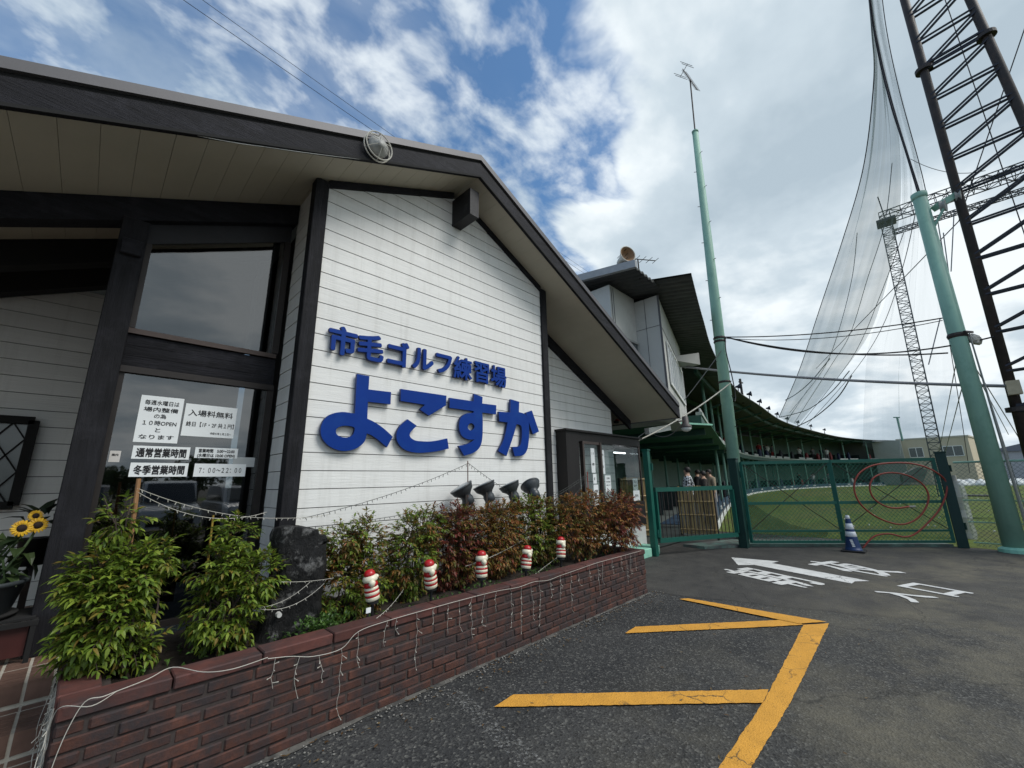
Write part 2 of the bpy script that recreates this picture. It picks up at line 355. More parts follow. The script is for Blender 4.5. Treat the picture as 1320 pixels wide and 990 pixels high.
M_CABLE = mat('black_cable', (0.02, 0.02, 0.022), 0.6, 0.1)
M_GREYC = mat('grey_cable_sleeve', (0.24, 0.24, 0.25), 0.6, 0.15, 4)
M_WHITEP = mat('white_plastic', (0.75, 0.75, 0.72), 0.4, 0.05)
M_GREYP = mat('grey_plastic', (0.32, 0.32, 0.30), 0.5, 0.08)
M_BAM = mat('dry_bamboo', (0.36, 0.26, 0.12), 0.55, 0.2, 8, 0.2, 30, stretch=(3, 3, 0.6), island=0.22, bdist=0.004)
M_DKG = mat('dark_green_steel', (0.020, 0.075, 0.055), 0.5, 0.2, 3)
M_CORR = mat('dark_corrugated_steel', (0.052, 0.055, 0.052), 0.55, 0.25, 2.5, dirt=((0.10, 0.10, 0.09), 1.2, 0.52, 0.8))
M_PANEL = mat('pale_grey_cladding', (0.50, 0.50, 0.47), 0.6, 0.05, 1.5, 0.05, 15, dirt=((0.33, 0.32, 0.29), 0.9, 0.52, 0.9), bdist=0.004)
M_RWALL = mat('grey_green_range_wall', (0.17, 0.245, 0.20), 0.75, 0.1, 0.8)
M_BEIGE = mat('beige_render', (0.50, 0.435, 0.32), 0.8, 0.06, 0.5, 0.1, 5)
def paintmat(name, col, dark, worn):
    """road paint: aggregate texture, chips worn through to the asphalt and fine cracks"""
    M = bpy.data.materials.new(name); M.use_nodes = True; N, L = M.node_tree.nodes, M.node_tree.links; b = N['Principled BSDF']; b.inputs['Roughness'].default_value = 0.75; b.inputs['Specular IOR Level'].default_value = 0.3
    t = N.new('ShaderNodeTexCoord')
    def rg(x, p, q, c, d):
        r = N.new('ShaderNodeMapRange'); L.new(x, r.inputs[0])
        for i, v in enumerate((p, q, c, d)): r.inputs[i+1].default_value = v
        return r.outputs[0]
    def nz(sc, det, ro): n = N.new('ShaderNodeTexNoise'); L.new(t.outputs['Object'], n.inputs['Vector']); n.inputs['Scale'].default_value = sc; n.inputs['Detail'].default_value = det; n.inputs['Roughness'].default_value = ro; return n
    def mx(f, p, q):
        x = N.new('ShaderNodeMixRGB'); L.new(f, x.inputs[0])
        for i, v in ((1, p), (2, q)):
            if isinstance(v, tuple): x.inputs[i].default_value = (*v, 1)
            else: L.new(v, x.inputs[i])
        return x.outputs[0]
    c = mx(rg(nz(5, 7, .65).outputs[0], .3, .7, 0, 1), tuple(v*.86 for v in col), tuple(min(1, v*1.12) for v in col))
    c = mx(rg(nz(70, 5, .8).outputs[0], worn, worn+.09, 0, .9), c, dark)
    c = mx(rg(nz(2.4, 8, .75).outputs[0], .56, .75, 0, .35), c, tuple(v*.5 for v in col))
    w = N.new('ShaderNodeMixRGB'); w.inputs[0].default_value = .10; L.new(t.outputs['Object'], w.inputs[1]); L.new(nz(9, 4, .6).outputs[1], w.inputs[2])
    ve = N.new('ShaderNodeTexVoronoi'); ve.feature = 'DISTANCE_TO_EDGE'; ve.inputs['Scale'].default_value = 3.4; L.new(w.outputs[0], ve.inputs['Vector'])
    gate = N.new('ShaderNodeMath'); gate.operation = 'MULTIPLY'; L.new(rg(ve.outputs['Distance'], 0.0, .022, 1, 0), gate.inputs[0]); L.new(rg(nz(1.3, 3, .5).outputs[0], .47, .56, 0, 1), gate.inputs[1])
    c = mx(gate.outputs[0], c, dark)
    L.new(c, b.inputs['Base Color'])
    v = N.new('ShaderNodeTexVoronoi'); L.new(t.outputs['Object'], v.inputs['Vector']); v.inputs['Scale'].default_value = 95
    bp = N.new('ShaderNodeBump'); bp.inputs['Strength'].default_value = .5; bp.inputs['Distance'].default_value = .005; L.new(v.outputs['Distance'], bp.inputs['Height']); L.new(bp.outputs[0], b.inputs['Normal'])
    return M
M_YEL = paintmat('worn_yellow_road_paint', (0.62, 0.305, 0.045), (0.07, 0.055, 0.035), .58)
M_WHT = paintmat('worn_white_road_paint', (0.62, 0.62, 0.60), (0.10, 0.10, 0.10), .63)

def asphalt():
    M = bpy.data.materials.new('asphalt'); M.use_nodes = True
    N, L = M.node_tree.nodes, M.node_tree.links; b = N['Principled BSDF']; b.inputs['Roughness'].default_value = 0.82; b.inputs['Specular IOR Level'].default_value = 0.35
    t = N.new('ShaderNodeTexCoord')
    def nz(sc, det, ro=0.6, off=0):
        n = N.new('ShaderNodeTexNoise'); mp = N.new('ShaderNodeMapping'); L.new(t.outputs['Object'], mp.inputs[0]); mp.inputs['Location'].default_value = (off, off*1.7, 0); L.new(mp.outputs[0], n.inputs['Vector']); n.inputs['Scale'].default_value = sc; n.inputs['Detail'].default_value = det; n.inputs['Roughness'].default_value = ro; return n.outputs[0]
    def rg(x, a, b_, c, d):
        r = N.new('ShaderNodeMapRange'); L.new(x, r.inputs[0])
        for i, q in enumerate((a, b_, c, d)): r.inputs[i+1].default_value = q
        return r.outputs[0]
    def mx(f, a, b_, mode='MIX'):
        x = N.new('ShaderNodeMixRGB'); x.blend_type = mode
        if isinstance(f, float): x.inputs[0].default_value = f
        else: L.new(f, x.inputs[0])
        for i, q in ((1, a), (2, b_)):
            if isinstance(q, tuple): x.inputs[i].default_value = (*q, 1)
            else: L.new(q, x.inputs[i])
        return x.outputs[0]
    base = mx(rg(nz(0.9, 9, 0.66), 0.36, 0.66, 0, 1), (0.022, 0.023, 0.024), (0.050, 0.050, 0.049))
    # aggregate: pale and dark chips
    v = N.new('ShaderNodeTexVoronoi'); L.new(t.outputs['Object'], v.inputs['Vector']); v.inputs['Scale'].default_value = 72
    sepc = N.new('ShaderNodeSeparateColor'); L.new(v.outputs['Color'], sepc.inputs[0])
    chips = rg(sepc.outputs[0], 0.70, 0.99, 0, .9)
    c1 = mx(chips, base, (0.125, 0.123, 0.112))
    dk = rg(sepc.outputs[1], 0.60, 0.95, 0, 0.85); c2 = mx(dk, c1, (0.014, 0.014, 0.015))
    v2 = N.new('ShaderNodeTexVoronoi'); L.new(t.outputs['Object'], v2.inputs['Vector']); v2.inputs['Scale'].default_value = 38
    sp2 = N.new('ShaderNodeSeparateColor'); L.new(v2.outputs['Color'], sp2.inputs[0])
    near = rg(v2.outputs['Distance'], 0.10, 0.22, 1, 0)
    mm = N.new('ShaderNodeMath'); mm.operation = 'MULTIPLY'; L.new(near, mm.inputs[0]); L.new(rg(sp2.outputs[0], 0.93, 0.97, 0, 0.8), mm.inputs[1])
    c3 = mx(mm.outputs[0], c2, (0.26, 0.25, 0.23))
    # a smoother, older layer of paving starts past the end of the planter
    sx0 = N.new('ShaderNodeSeparateXYZ'); L.new(t.outputs['Object'], sx0.inputs[0])
    ln = N.new('ShaderNodeMath'); ln.operation = 'MULTIPLY_ADD'; L.new(sx0.outputs[1], ln.inputs[0]); ln.inputs[1].default_value = 0.30; L.new(sx0.outputs[0], ln.inputs[2])
    ad = N.new('ShaderNodeMath'); ad.operation = 'MULTIPLY_ADD'; L.new(nz(1.6, 5, .6, 5.5), ad.inputs[0]); ad.inputs[1].default_value = 0.30; L.new(ln.outputs[0], ad.inputs[2])
    seam = rg(ad.outputs[0], 6.58, 6.62, 0, 1)
    smooth = mx(rg(nz(2.2, 9, .7, 1.1), .35, .65, 0, 1), (0.033, 0.032, 0.031), (0.066, 0.063, 0.057))
    smooth = mx(rg(nz(60, 4, .7), .62, .75, 0, .5), smooth, (0.09, 0.088, 0.08))
    c3 = mx(seam, c3, smooth)
    edge = N.new('ShaderNodeMath'); edge.operation = 'MULTIPLY'; L.new(rg(ad.outputs[0], 6.54, 6.60, 0, 1), edge.inputs[0]); L.new(rg(ad.outputs[0], 6.60, 6.64, .7, 0), edge.inputs[1])
    c3 = mx(edge.outputs[0], c3, (0.018, 0.018, 0.018))
    oil = rg(nz(2.8, 3, .5, 12.7), .66, .76, 0, .6); c3 = mx(oil, c3, (0.017, 0.017, 0.018))
    # brown silt washed over the open side, away from the building
    sx = N.new('ShaderNodeSeparateXYZ'); L.new(t.outputs['Object'], sx.inputs[0])
    side = rg(sx.outputs[1], 2.1, 0.2, 0, 1)
    silt = rg(nz(1.05, 9, 0.74, 3.3), 0.43, 0.66, 0.1, 1)
    m2 = N.new('ShaderNodeMath'); m2.operation = 'MULTIPLY'; L.new(side, m2.inputs[0]); L.new(silt, m2.inputs[1])
    c4 = mx(m2.outputs[0], c3, (0.125, 0.113, 0.082))
    # whitish scuffs
    sc = rg(nz(1.7, 10, 0.78, 9.1), 0.62, 0.78, 0, 0.55); c5 = mx(sc, c4, (0.15, 0.15, 0.14))
    # cracks
    ve = N.new('ShaderNodeTexVoronoi'); ve.feature = 'DISTANCE_TO_EDGE'; ve.inputs['Scale'].default_value = 0.42
    wv = N.new('ShaderNodeMixRGB'); wv.inputs[0].default_value = 0.30; L.new(t.outputs['Object'], wv.inputs[1])
    nc = N.new('ShaderNodeTexNoise'); L.new(t.outputs['Object'], nc.inputs['Vector']); nc.inputs['Scale'].default_value = 2.2; nc.inputs['Detail'].default_value = 5; L.new(nc.outputs[1], wv.inputs[2])
    L.new(wv.outputs[0], ve.inputs['Vector'])
    crack = rg(ve.outputs['Distance'], 0.0, 0.0030, 0.55, 0.0)
    c6 = mx(crack, c5, (0.010, 0.010, 0.010))
    L.new(c6, b.inputs['Base Color'])
    bp = N.new('ShaderNodeBump'); bp.inputs['Strength'].default_value = 0.75; bp.inputs['Distance'].default_value = 0.006; L.new(v.outputs['Distance'], bp.inputs['Height']); L.new(bp.outputs[0], b.inputs['Normal'])
    return M
M_ASPH = asphalt()
def grassmat():
    M = mat('mown_grass', (0.098, 0.140, 0.030), 0.95, 0.30, 2.6, 0.8, 30, dirt=((0.115, 0.10, 0.045), 0.22, 0.46, 0.72), bdist=0.05, spec=0.15)
    return M

# ------------------------------------------------------------------ setting: ground
o = MB().add([(-300,-300,0),(500,-300,0),(500,300,0),(-300,300,0)], [(0,1,2,3)]).build('ground', M_ASPH); tag(o, kind='structure')
DECK = crom([(12.8,4.5,0),(20,6.5,0),(28,8.5,0),(38.3,10.5,0),(45,11.2,0),(53,11.2,0),(60,10.2,0),(67,8.6,0),(73,6.2,0),(78.4,3.5,0)], 10)
ROOFE = crom([(9.2,3.05,0),(12.2,3.88,0),(16.5,4.98,0),(24.1,6.43,0),(30.9,7.0,0),(41.7,7.85,0),(52.4,7.55,0),(65.5,6.5,0),(75,4.2,0),(80,1.5,0)], 10)
fld = [(12.95,-0.55), (12.9,2.6)] + [(p.x, p.y-0.02) for p in DECK] + [(79.5,1), (90,1), (90,-60), (9,-60), (9,-14)]
o = MB().add([(x, y, 0.005) for x, y in fld], [tuple(range(len(fld)))[::-1]]).build('golf_field', grassmat()); tag(o, kind='structure')
# painted lines (their own sheets, 5 mm above the asphalt)
def sheet(name, poly, mt, z=0.005, label=None):
    o = MB().add([(p[0], p[1], z) for p in poly], [tuple(range(len(poly)))]).build(name, mt); tag(o, kind='structure'); return o
yl = lambda pts: [tuple(at_z(x, y)[:2]) for x, y in pts]
def flip(p):
    a = sum(p[i][0]*p[(i+1)%len(p)][1]-p[(i+1)%len(p)][0]*p[i][1] for i in range(len(p)))
    return p if a > 0 else p[::-1]
def rough_edge(p, step=0.03, amp=0.0035):
    out = []
    for i in range(len(p)):
        a, b = Vector((*p[i], 0)), Vector((*p[(i+1) % len(p)], 0)); n = max(1, int((b-a).length/step)); d = (b-a).normalized().cross(Vector((0,0,1)))
        for k in range(n):
            q = a.lerp(b, k/n) + d*random.uniform(-amp, amp)*(k > 0); out.append((q.x, q.y))
    return out
def painted(name, poly, mt, z=0.005):
    me = MB(); p = rough_edge(flip(poly))
    cu = bpy.data.curves.new(name, 'CURVE'); cu.dimensions = '2D'; cu.fill_mode = 'BOTH'
    sp = cu.splines.new('POLY'); sp.points.add(len(p)-1); sp.use_cyclic_u = True
    for i, q in enumerate(p): sp.points[i].co = (q[0], q[1], 0, 1)
    o = bpy.data.objects.new(name, cu); COL.objects.link(o); bpy.context.view_layer.update()
    m_ = bpy.data.meshes.new_from_object(o.evaluated_get(bpy.context.evaluated_depsgraph_get())); bpy.data.objects.remove(o)
    for v in m_.vertices: v.co.z = z
    m_.materials.clear(); m_.materials.append(mt); o = bpy.data.objects.new(name, m_); COL.objects.link(o); return tag(o, kind='structure')
painted('yellow_line', yl([(926,992), (985,905), (1036,806), (1069,804), (1020,905), (968,992)]), M_YEL)
painted('yellow_line', yl([(637,913), (662,897), (991,890.5), (984,907.5)]), M_YEL, 0.009)
painted('yellow_line', yl([(806,817.5), (819,809), (1020,799.5), (1036,806.5), (1000,808.5)]), M_YEL, 0.009)
painted('yellow_line', yl([(876,773.5), (887,772.5), (1066,803), (1030,805.5)]), M_YEL, 0.013)
# faded white line by the planter
M_FADE = netmat('faded_white_paint', (0.30, 0.30, 0.29), 0.0, 0.6, (1, 1, 1), 40)
for n_ in M_FADE.node_tree.nodes:
    if n_.type == 'TEX_COORD': M_FADE.node_tree.links.new(n_.outputs['Object'], next(q for q in M_FADE.node_tree.nodes if q.type == 'MAPPING').inputs[0])
    if n_.type == 'MAP_RANGE': n_.inputs[1].default_value = .52; n_.inputs[2].default_value = .66
    if n_.type == 'TEX_NOISE': n_.inputs['Detail'].default_value = 9; n_.inputs['Distortion'].default_value = 0
painted('faded_line', yl([(572,893), (598,893), (700,980), (668,990)]), M_FADE)
# arrow and writing
def mark_local(o3, x, y): return (o3[0]+x*UXv.x+y*UYv.x, o3[1]+x*UXv.y+y*UYv.y)
tip = at_z(943,719); tailm = at_z(1107,750.5); UYv = (tip-tailm).normalized(); UXv = Vector((UYv.y, -UYv.x, 0)); Ln = (tip-tailm).length
tl = (tailm.x, tailm.y)
ar = [(-0.13,-0.05),(0.0,0.07),(0.13,-0.05),(0.15,Ln-0.62),(0.36,Ln-0.70),(0.0,Ln+.02),(-0.22,Ln-0.42),(-0.12,Ln-0.50)]
painted('arrow_marking', yl([(942.7,718.8),(1004,724.0),(995,726.2),(1121,749.4),(1102,749.8),(1098,752.6),(973,728.6),(951.5,728.8)]), M_WHT)
def ground_char(s, pc, w, h, name):
    vs, fs = text_verts(s, 1.0, 0, 0.020 if s in '朝夜' else 0.028)
    x0, x1 = min(v.x for v in vs), max(v.x for v in vs); y0, y1 = min(v.y for v in vs), max(v.y for v in vs)
    g = MB(); pts = []
    for v in vs:
        p = mark_local((pc.x, pc.y), (v.x-(x0+x1)/2)/(x1-x0)*w, (v.y-(y0+y1)/2)/(y1-y0)*h); pts.append((p[0], p[1], 0.006+v.z*.5))
    g.add(pts, fs); o = g.build(name, M_WHT); tag(o, kind='structure')
ground_char('朝', (at_z(926,738.5)+at_z(1036,756)+at_z(958,733)+at_z(1056,750.5))/4, 0.62, 1.34, 'morning_character_marking')
ground_char('夜', (at_z(1062,724)+at_z(1160,737)+at_z(1040,727.5)+at_z(1128,741.5))/4, 0.70, 1.25, 'night_character_marking')
ground_char('入', (at_z(1124,762)+at_z(1187,778)+at_z(1136,760)+at_z(1213,773))/4, 0.52, 0.52, 'enter_character_marking')
ground_char('口', (at_z(1160,757)+at_z(1232,768)+at_z(1180,753)+at_z(1250,764.5))/4, 0.42, 0.62, 'mouth_character_marking')

# ------------------------------------------------------------------ clubhouse
RX, RZ = 3.05, 5.45
def zs(x): return RZ-(0.46 if x < RX else 0.474)*abs(x-RX)       # underside of the eaves
def clip(poly, a, b, c):
    """keep a*x+b*z<=c"""
    out = []
    for i in range(len(poly)):
        p, q = poly[i], poly[(i+1) % len(poly)]; dp, dq = a*p[0]+b*p[1]-c, a*q[0]+b*q[1]-c
        if dp <= 0: out.append(p)
        if (dp < 0 < dq) or (dq < 0 < dp): t = dp/(dp-dq); out.append((p[0]+(q[0]-p[0])*t, p[1]+(q[1]-p[1])*t))
    return out
PITCHB = 0.165; Z_REF = 1.617
def siding(name, x0, x1, z0, z1, Y, parent, drop=0.085, axis='y', top=True, pitch=PITCHB):
    g = MB(); k = math.floor((z0-Z_REF)/pitch)
    while Z_REF+k*pitch < z1:
        a, b = max(z0, Z_REF+k*pitch+0.007), min(z1, Z_REF+(k+1)*pitch); k += 1
        if b-a < 0.02: continue
        pl = [(x0, a), (x1, a), (x1, b), (x0, b)]
        if top:
            pl = clip(pl, -0.46, 1, RZ-drop-0.46*RX); pl = clip(pl, 0.474, 1, RZ-drop+0.474*RX)
        if len(pl) < 3: continue
        n = len(pl); c = lambda p, d: (p[0], Y+d, p[1]) if axis == 'y' else (Y+d, p[0], p[1])
        lo, hi = min(p[1] for p in pl), max(p[1] for p in pl)
        fr = [c(p, 0.004*(p[1]-lo)/(hi-lo)) for p in pl]; bk = [c(p, 0.022) for p in pl]
        g.add(fr+bk, [tuple(range(n)), tuple(range(n, 2*n))[::-1]]+[(i, n+i, n+(i+1) % n, (i+1) % n) for i in range(n)])
    w = g.build(name, M_SID, parent)
    pl = [(x0, z0), (x1, z0), (x1, z1), (x0, z1)]
    if top: pl = clip(pl, -0.46, 1, RZ-drop-0.46*RX); pl = clip(pl, 0.474, 1, RZ-drop+0.474*RX)
    q = MB().prism([((p[0], Y+0.018, p[1]) if axis == 'y' else (Y+0.018, p[0], p[1])) for p in pl], (0, 0.12, 0) if axis == 'y' else (0.12, 0, 0))
    q.build('wall_backing', M_GAP, w)
    return w
club = thing('clubhouse', 'white clapboard clubhouse with black timber trim and a low gabled roof', 'building', (3.05, 4.0, 0))
siding('wall', 1.33, 4.79, 0.46, 5.6, 4.0, club)
siding('wall', 4.93, 7.85, 0.46, 4.6, 4.65, club, drop=0.20)
siding('wall', 4.08, 4.60, 0.0, 4.62, 1.245, club, axis='x', top=False)
MB().box((1.35,4.03,0), (4.78,4.2,0.455)).build('foundation', M_GAP, club)
MB().box((4.93,4.68,0), (7.85,4.85,0.455)).build('foundation', M_GAP, club)
MB().cbox((1.20,3.955,0.02), (1.335,4.08,zs(1.27)-0.01)).build('corner_post', M_WOODV, club)
MB().cbox((4.785,3.965,0.4), (4.915,4.10,zs(4.86)-0.01)).build('corner_post', M_WOODV, club)
def slope_trim(name, xa, xb, Y, h, d, mt, off=0.0):
    pts = [(xa, zs(xa)-off), (xb, zs(xb)-off), (xb, zs(xb)-off-h), (xa, zs(xa)-off-h)]
    return MB().prism([(x, Y, z) for x, z in pts], (0, d, 0)).build(name, mt, club)
slope_trim('wall_trim', 1.34, RX-0.07, 3.97, 0.085, 0.04, M_WOOD, 0.004); slope_trim('wall_trim', RX+0.07, 4.785, 3.97, 0.085, 0.04, M_WOOD, 0.004)
slope_trim('wall_trim', 4.92, 8.62, 4.60, 0.20, 0.06, M_WOOD, 0.004)
MB().box((2.975,3.615,4.90), (3.125,4.02,5.29)).build('ridge_beam', mat('black_ridge_timber', (0.012, 0.012, 0.014), 0.6, 0.4, 4, 0.4, 12, stretch=(6, .6, 6), dirt=((0.06, 0.06, 0.065), 9, 0.56, 0.8)), club)
# roof: slab, soffit boards, fascia, metal cap
XL, XR, YF, YB = -6.0, 8.72, 3.5, 14.0
rf = MB()
for xa, xb in ((XL, RX), (RX, XR)):
    rf.prism([(xa, YF+0.05, zs(xa)+0.035), (xb, YF+0.05, zs(xb)+0.035), (xb, YF+0.05, zs(xb)+0.27), (xa, YF+0.05, zs(xa)+0.27)], (0, YB-YF, 0))
roof = rf.build('roof', M_CAP, club)
sf = MB()
def soffit_strip(x, w):
    za, zb = zs(x), zs(x+w)
    sf.prism([(x, YF+0.045, za), (x+w, YF+0.045, zb), (x+w, YF+0.045, zb+0.03), (x, YF+0.045, za+0.03)], (0, 9.0, 0))
x = XL
while x < RX-0.01:
    w = min(0.19, RX-x); soffit_strip(x, w-0.0025); x += 0.19
x = RX
while x < XR-0.01:
    w = min(0.19, XR-x); soffit_strip(x+0.0025, w-0.0025); x += 0.19
sf.build('soffit', M_SOF, roof)
for xa, xb in ((XL, RX), (RX, XR)):
    e = 0.0
    MB().prism([(xa, YF, zs(xa)-0.022), (xb, YF, zs(xb)-0.022), (xb, YF, zs(xb)+0.185), (xa, YF, zs(xa)+0.185)], (0, 0.042, 0)).build('fascia', M_WOOD, roof)
    MB().prism([(xa, YF-0.004, zs(xa)-0.026), (xb, YF-0.004, zs(xb)-0.026), (xb, YF-0.004, zs(xb)+0.0), (xa, YF-0.004, zs(xa)+0.0)], (0, 0.012, 0)).build('fascia_bead', M_GAP, roof)
    MB().prism([(xa, YF+0.012, zs(xa)+0.187), (xb, YF+0.012, zs(xb)+0.187), (xb, YF+0.012, zs(xb)+0.225), (xa, YF+0.012, zs(xa)+0.225)], (0, 0.03, 0)).build('cap_shadow_strip', M_GAP, roof)  # near-black strip painting the shadow below the metal cap
    MB().prism([(xa, YF-0.02, zs(xa)+0.226), (xb, YF-0.02, zs(xb)+0.226), (xb, YF-0.02, zs(xb)+0.31), (xa, YF-0.02, zs(xa)+0.31)], (0, 0.5, 0)).build('metal_cap', M_CAP, roof)
MB().box((XR, YF, zs(XR)-0.02), (XR+0.03, YB-4, zs(XR)+0.27)).build('eave_gutter', M_CAP, roof)
# recessed entrance: sloping beam, pillar, glazed screen, back wall
slope_trim('entrance_beam', XL+0.1, 1.24, 4.56, 0.235, 0.16, M_WOOD, 0.003)
slope_trim('ceiling_beam', XL+0.1, 1.24, 5.45, 0.26, 0.16, M_GAP, 0.003)
slope_trim('ceiling_beam', XL+0.1, 1.24, 6.15, 0.26, 0.16, M_GAP, 0.003)
MB().cbox((-0.125,4.545,0.38), (0.055,4.76,zs(-0.03)-0.235)).build('entrance_pillar', M_WOODV, club)
MB().cbox((-0.10,4.50,3.44), (0.035,4.55,3.58)).build('pillar_bracket', M_WOOD, club)
siding('wall', XL+0.1, 0.03, 0.38, 3.7, 6.5, club, drop=0.2, pitch=0.17)
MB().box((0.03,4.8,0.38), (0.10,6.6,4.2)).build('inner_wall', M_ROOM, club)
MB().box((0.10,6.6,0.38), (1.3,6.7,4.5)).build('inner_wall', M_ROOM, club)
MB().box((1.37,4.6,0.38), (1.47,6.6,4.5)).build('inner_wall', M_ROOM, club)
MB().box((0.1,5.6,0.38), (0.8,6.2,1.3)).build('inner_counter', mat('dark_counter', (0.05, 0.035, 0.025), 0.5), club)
# glazed screen in the plane Y=4.65
GY = 4.65
def zg(x): return zs(x)-0.44
wi = MB().prism([(0.085,GY,2.83), (1.17,GY,2.83), (1.17,GY,zg(1.17)), (0.085,GY,zg(0.085))], (0, 0.012, 0)).build('window', M_GLASS, club)
f = MB(); f.bar((0.055,GY,2.81), (1.20,GY,2.81), 0.055, 0.045); f.build('window_sill', M_BRN, wi)
f = MB(); f.bar((1.185,GY,2.84), (1.185,GY,zg(1.17)), 0.05, 0.06); f.bar((0.07,GY,2.84), (0.07,GY,zg(0.08)), 0.03, 0.05); f.build('window_frame', M_FRAME, wi)
MB().prism([(0.055,GY-0.01,zg(0.055)+0.002), (1.21,GY-0.01,zg(1.21)+0.002), (1.21,GY-0.01,zs(1.21)-0.22), (0.055,GY-0.01,zs(0.055)-0.22)], (0, 0.08, 0)).build('head_panel', mat('near_black_panel', (0.014, 0.014, 0.017), 0.5, 0.3, 5), club)
for i in range(3):
    MB().box((0.058, GY-0.004+0.001*i, 2.505+0.092*i), (1.205, GY+0.05, 2.594+0.092*i)).build('spandrel_board', M_WOOD, club)
wi = MB().box((0.075,GY,0.44), (1.165,GY+0.012,2.44)).build('window', M_GLASS, club)
f = MB(); f.bar((0.055,GY-0.01,2.47), (1.21,GY-0.01,2.47), 0.05, 0.055); f.bar((1.185,GY,0.40), (1.185,GY,2.45), 0.045, 0.06); f.bar((0.065,GY,0.40), (0.065,GY,2.45), 0.02, 0.05); f.bar((0.06,GY,0.41), (1.2,GY,0.41), 0.05, 0.05); f.build('window_frame', M_FRAME, wi)
# lattice window on the back wall of the porch
lw = MB().box((-1.45,6.44,1.385), (-0.50,6.475,2.14)).build('lattice_window', mat('porch_pane', (0.16, 0.18, 0.18), 0.15, 0.1, spec=0.6), club)
f = MB(); x0, x1, z0, z1 = -1.5, -0.465, 1.345, 2.18
for a, b in (((x0,z0),(x1,z0)), ((x0,z1),(x1,z1)), ((x0,z0),(x0,z1)), ((x1,z0),(x1,z1))): f.bar((a[0],6.42,a[1]), (b[0],6.42,b[1]), 0.075, 0.06, up=(0,1,0))
f.build('lattice_frame', M_GAP, lw)
f = MB(); st = 0.20
for k in range(-8, 14):
    for sg in (1, -1):
        pl = []; c = x0+k*st
        for i in range(41):
            z = z0+(z1-z0)*i/40; xx = c+sg*(z-z0)*0.62
            if x0+0.02 < xx < x1-0.02: pl.append((xx, z))
        if len(pl) > 1: f.bar((pl[0][0],6.425,pl[0][1]), (pl[-1][0],6.425,pl[-1][1]), 0.016, 0.012)
f.build('lattice_bars', M_GAP, lw)
for (x, y) in ((43,319), (53,393)):
    p = at_y(x, y, 5.05 if y < 350 else 5.9); z = zs(p.x)
    dl = MB().lathe((p.x, p.y, z-0.012), [(0.075,0.012), (0.08,0.0), (0.06,-0.004), (0.055,0.012)], 20).build('downlight', M_GREYP, club, smooth=True)
    MB().lathe((p.x, p.y, z-0.014), [(0.03,0.004), (0.035,-0.004), (0.0,-0.016)], 14).build('downlight_lamp', M_WHITEP, dl, smooth=True)
# glazed reception booth on the set back wall
bx0, bx1, by, bz0, bz1 = 5.88, 8.62, 4.42, 0.9, 2.36
bo = MB()
bo.box((bx0,by,bz0-0.4), (6.26,4.66,bz1)); bo.box((6.262,by+0.01,2.19), (bx1,5.6,bz1-0.002)); bo.box((6.262,by+0.005,bz0-0.36), (bx1-0.004,5.6,1.02))
bo.box((bx0-0.03,by-0.04,bz1), (bx1+0.05,5.7,bz1+0.035))
booth = bo.build('reception_booth', mat('dark_brown_joinery', (0.011, 0.009, 0.009), 0.6, 0.25, 3, 0.2, 20, stretch=(5,5,.7)), club)
MB().box((bx0+0.35,5.58,1.0), (bx1,5.62,2.2)).build('booth_back', mat('booth_interior', (0.20, 0.21, 0.20), 0.8, 0.12, .8), booth)
for xa, xb in ((6.42,6.93), (7.02,8.56)):
    MB().box((xa,by+0.03,1.03), (xb,by+0.038,2.17)).build('booth_pane', M_GLASS2, booth)
MB().box((8.575,by+0.05,1.03), (8.583,5.5,2.17)).build('booth_pane', M_GLASS2, booth)
f = MB()
for x in (6.38, 6.975): f.bar((x,by+0.02,1.0), (x,by+0.02,2.2), 0.075, 0.05)
f.bar((8.585,by+0.03,1.0), (8.585,by+0.03,2.2), 0.03); f.bar((6.36,by+0.02,2.175), (7.0,by+0.02,2.175), 0.05, 0.05)
f.build('booth_frame', M_BRN, booth)
MB().bar((6.4,4.72,2.06), (8.45,4.72,2.06), 0.035, 0.025).build('fluorescent_tube', emit('lit_tube', (0.9, 0.95, 1.0), 4.0), booth)
MB().bar((7.5,4.9,1.0), (7.5,4.9,2.15), 0.14, 0.10).build('booth_post', mat('reddish_timber', (0.09, 0.045, 0.028), 0.5, 0.2, 4, stretch=(5,5,.6)), booth)
MB().box((bx0+0.3,by+0.03,0), (bx1-0.02,4.66,0.54)).build('booth_base', M_SID, booth)
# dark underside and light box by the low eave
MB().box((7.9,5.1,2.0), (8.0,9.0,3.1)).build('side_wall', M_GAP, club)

# ------------------------------------------------------------------ sign letters
def outline(seq, ox, oy, s):
    """seq of (x,y,corner) -> pixel polyline: smooth through the points not flagged as corners"""
    pts = [(ox+x*s, oy+y*s) for x, y, c in seq]; n = len(pts); out = []
    for i in range(n):
        p0, p1, p2, p3 = (pts[(i+k-1) % n] for k in range(4)); c1, c2 = seq[i][2], seq[(i+1) % n][2]
        if c1 and c2: out.append(p1); continue
        t1 = (0, 0) if False else (((p2[0]-p0[0])/2, (p2[1]-p0[1])/2) if not c1 else (p2[0]-p1[0], p2[1]-p1[1]))
        t2 = ((p3[0]-p1[0])/2, (p3[1]-p1[1])/2) if not c2 else (p2[0]-p1[0], p2[1]-p1[1])
        for k in range(7):
            t = k/7; a, b, c, d = 2*t**3-3*t**2+1, t**3-2*t**2+t, -2*t**3+3*t**2, t**3-t**2
            out.append((a*p1[0]+b*t1[0]+c*p2[0]+d*t2[0], a*p1[1]+b*t1[1]+c*p2[1]+d*t2[1]))
    return out
C, S = True, False
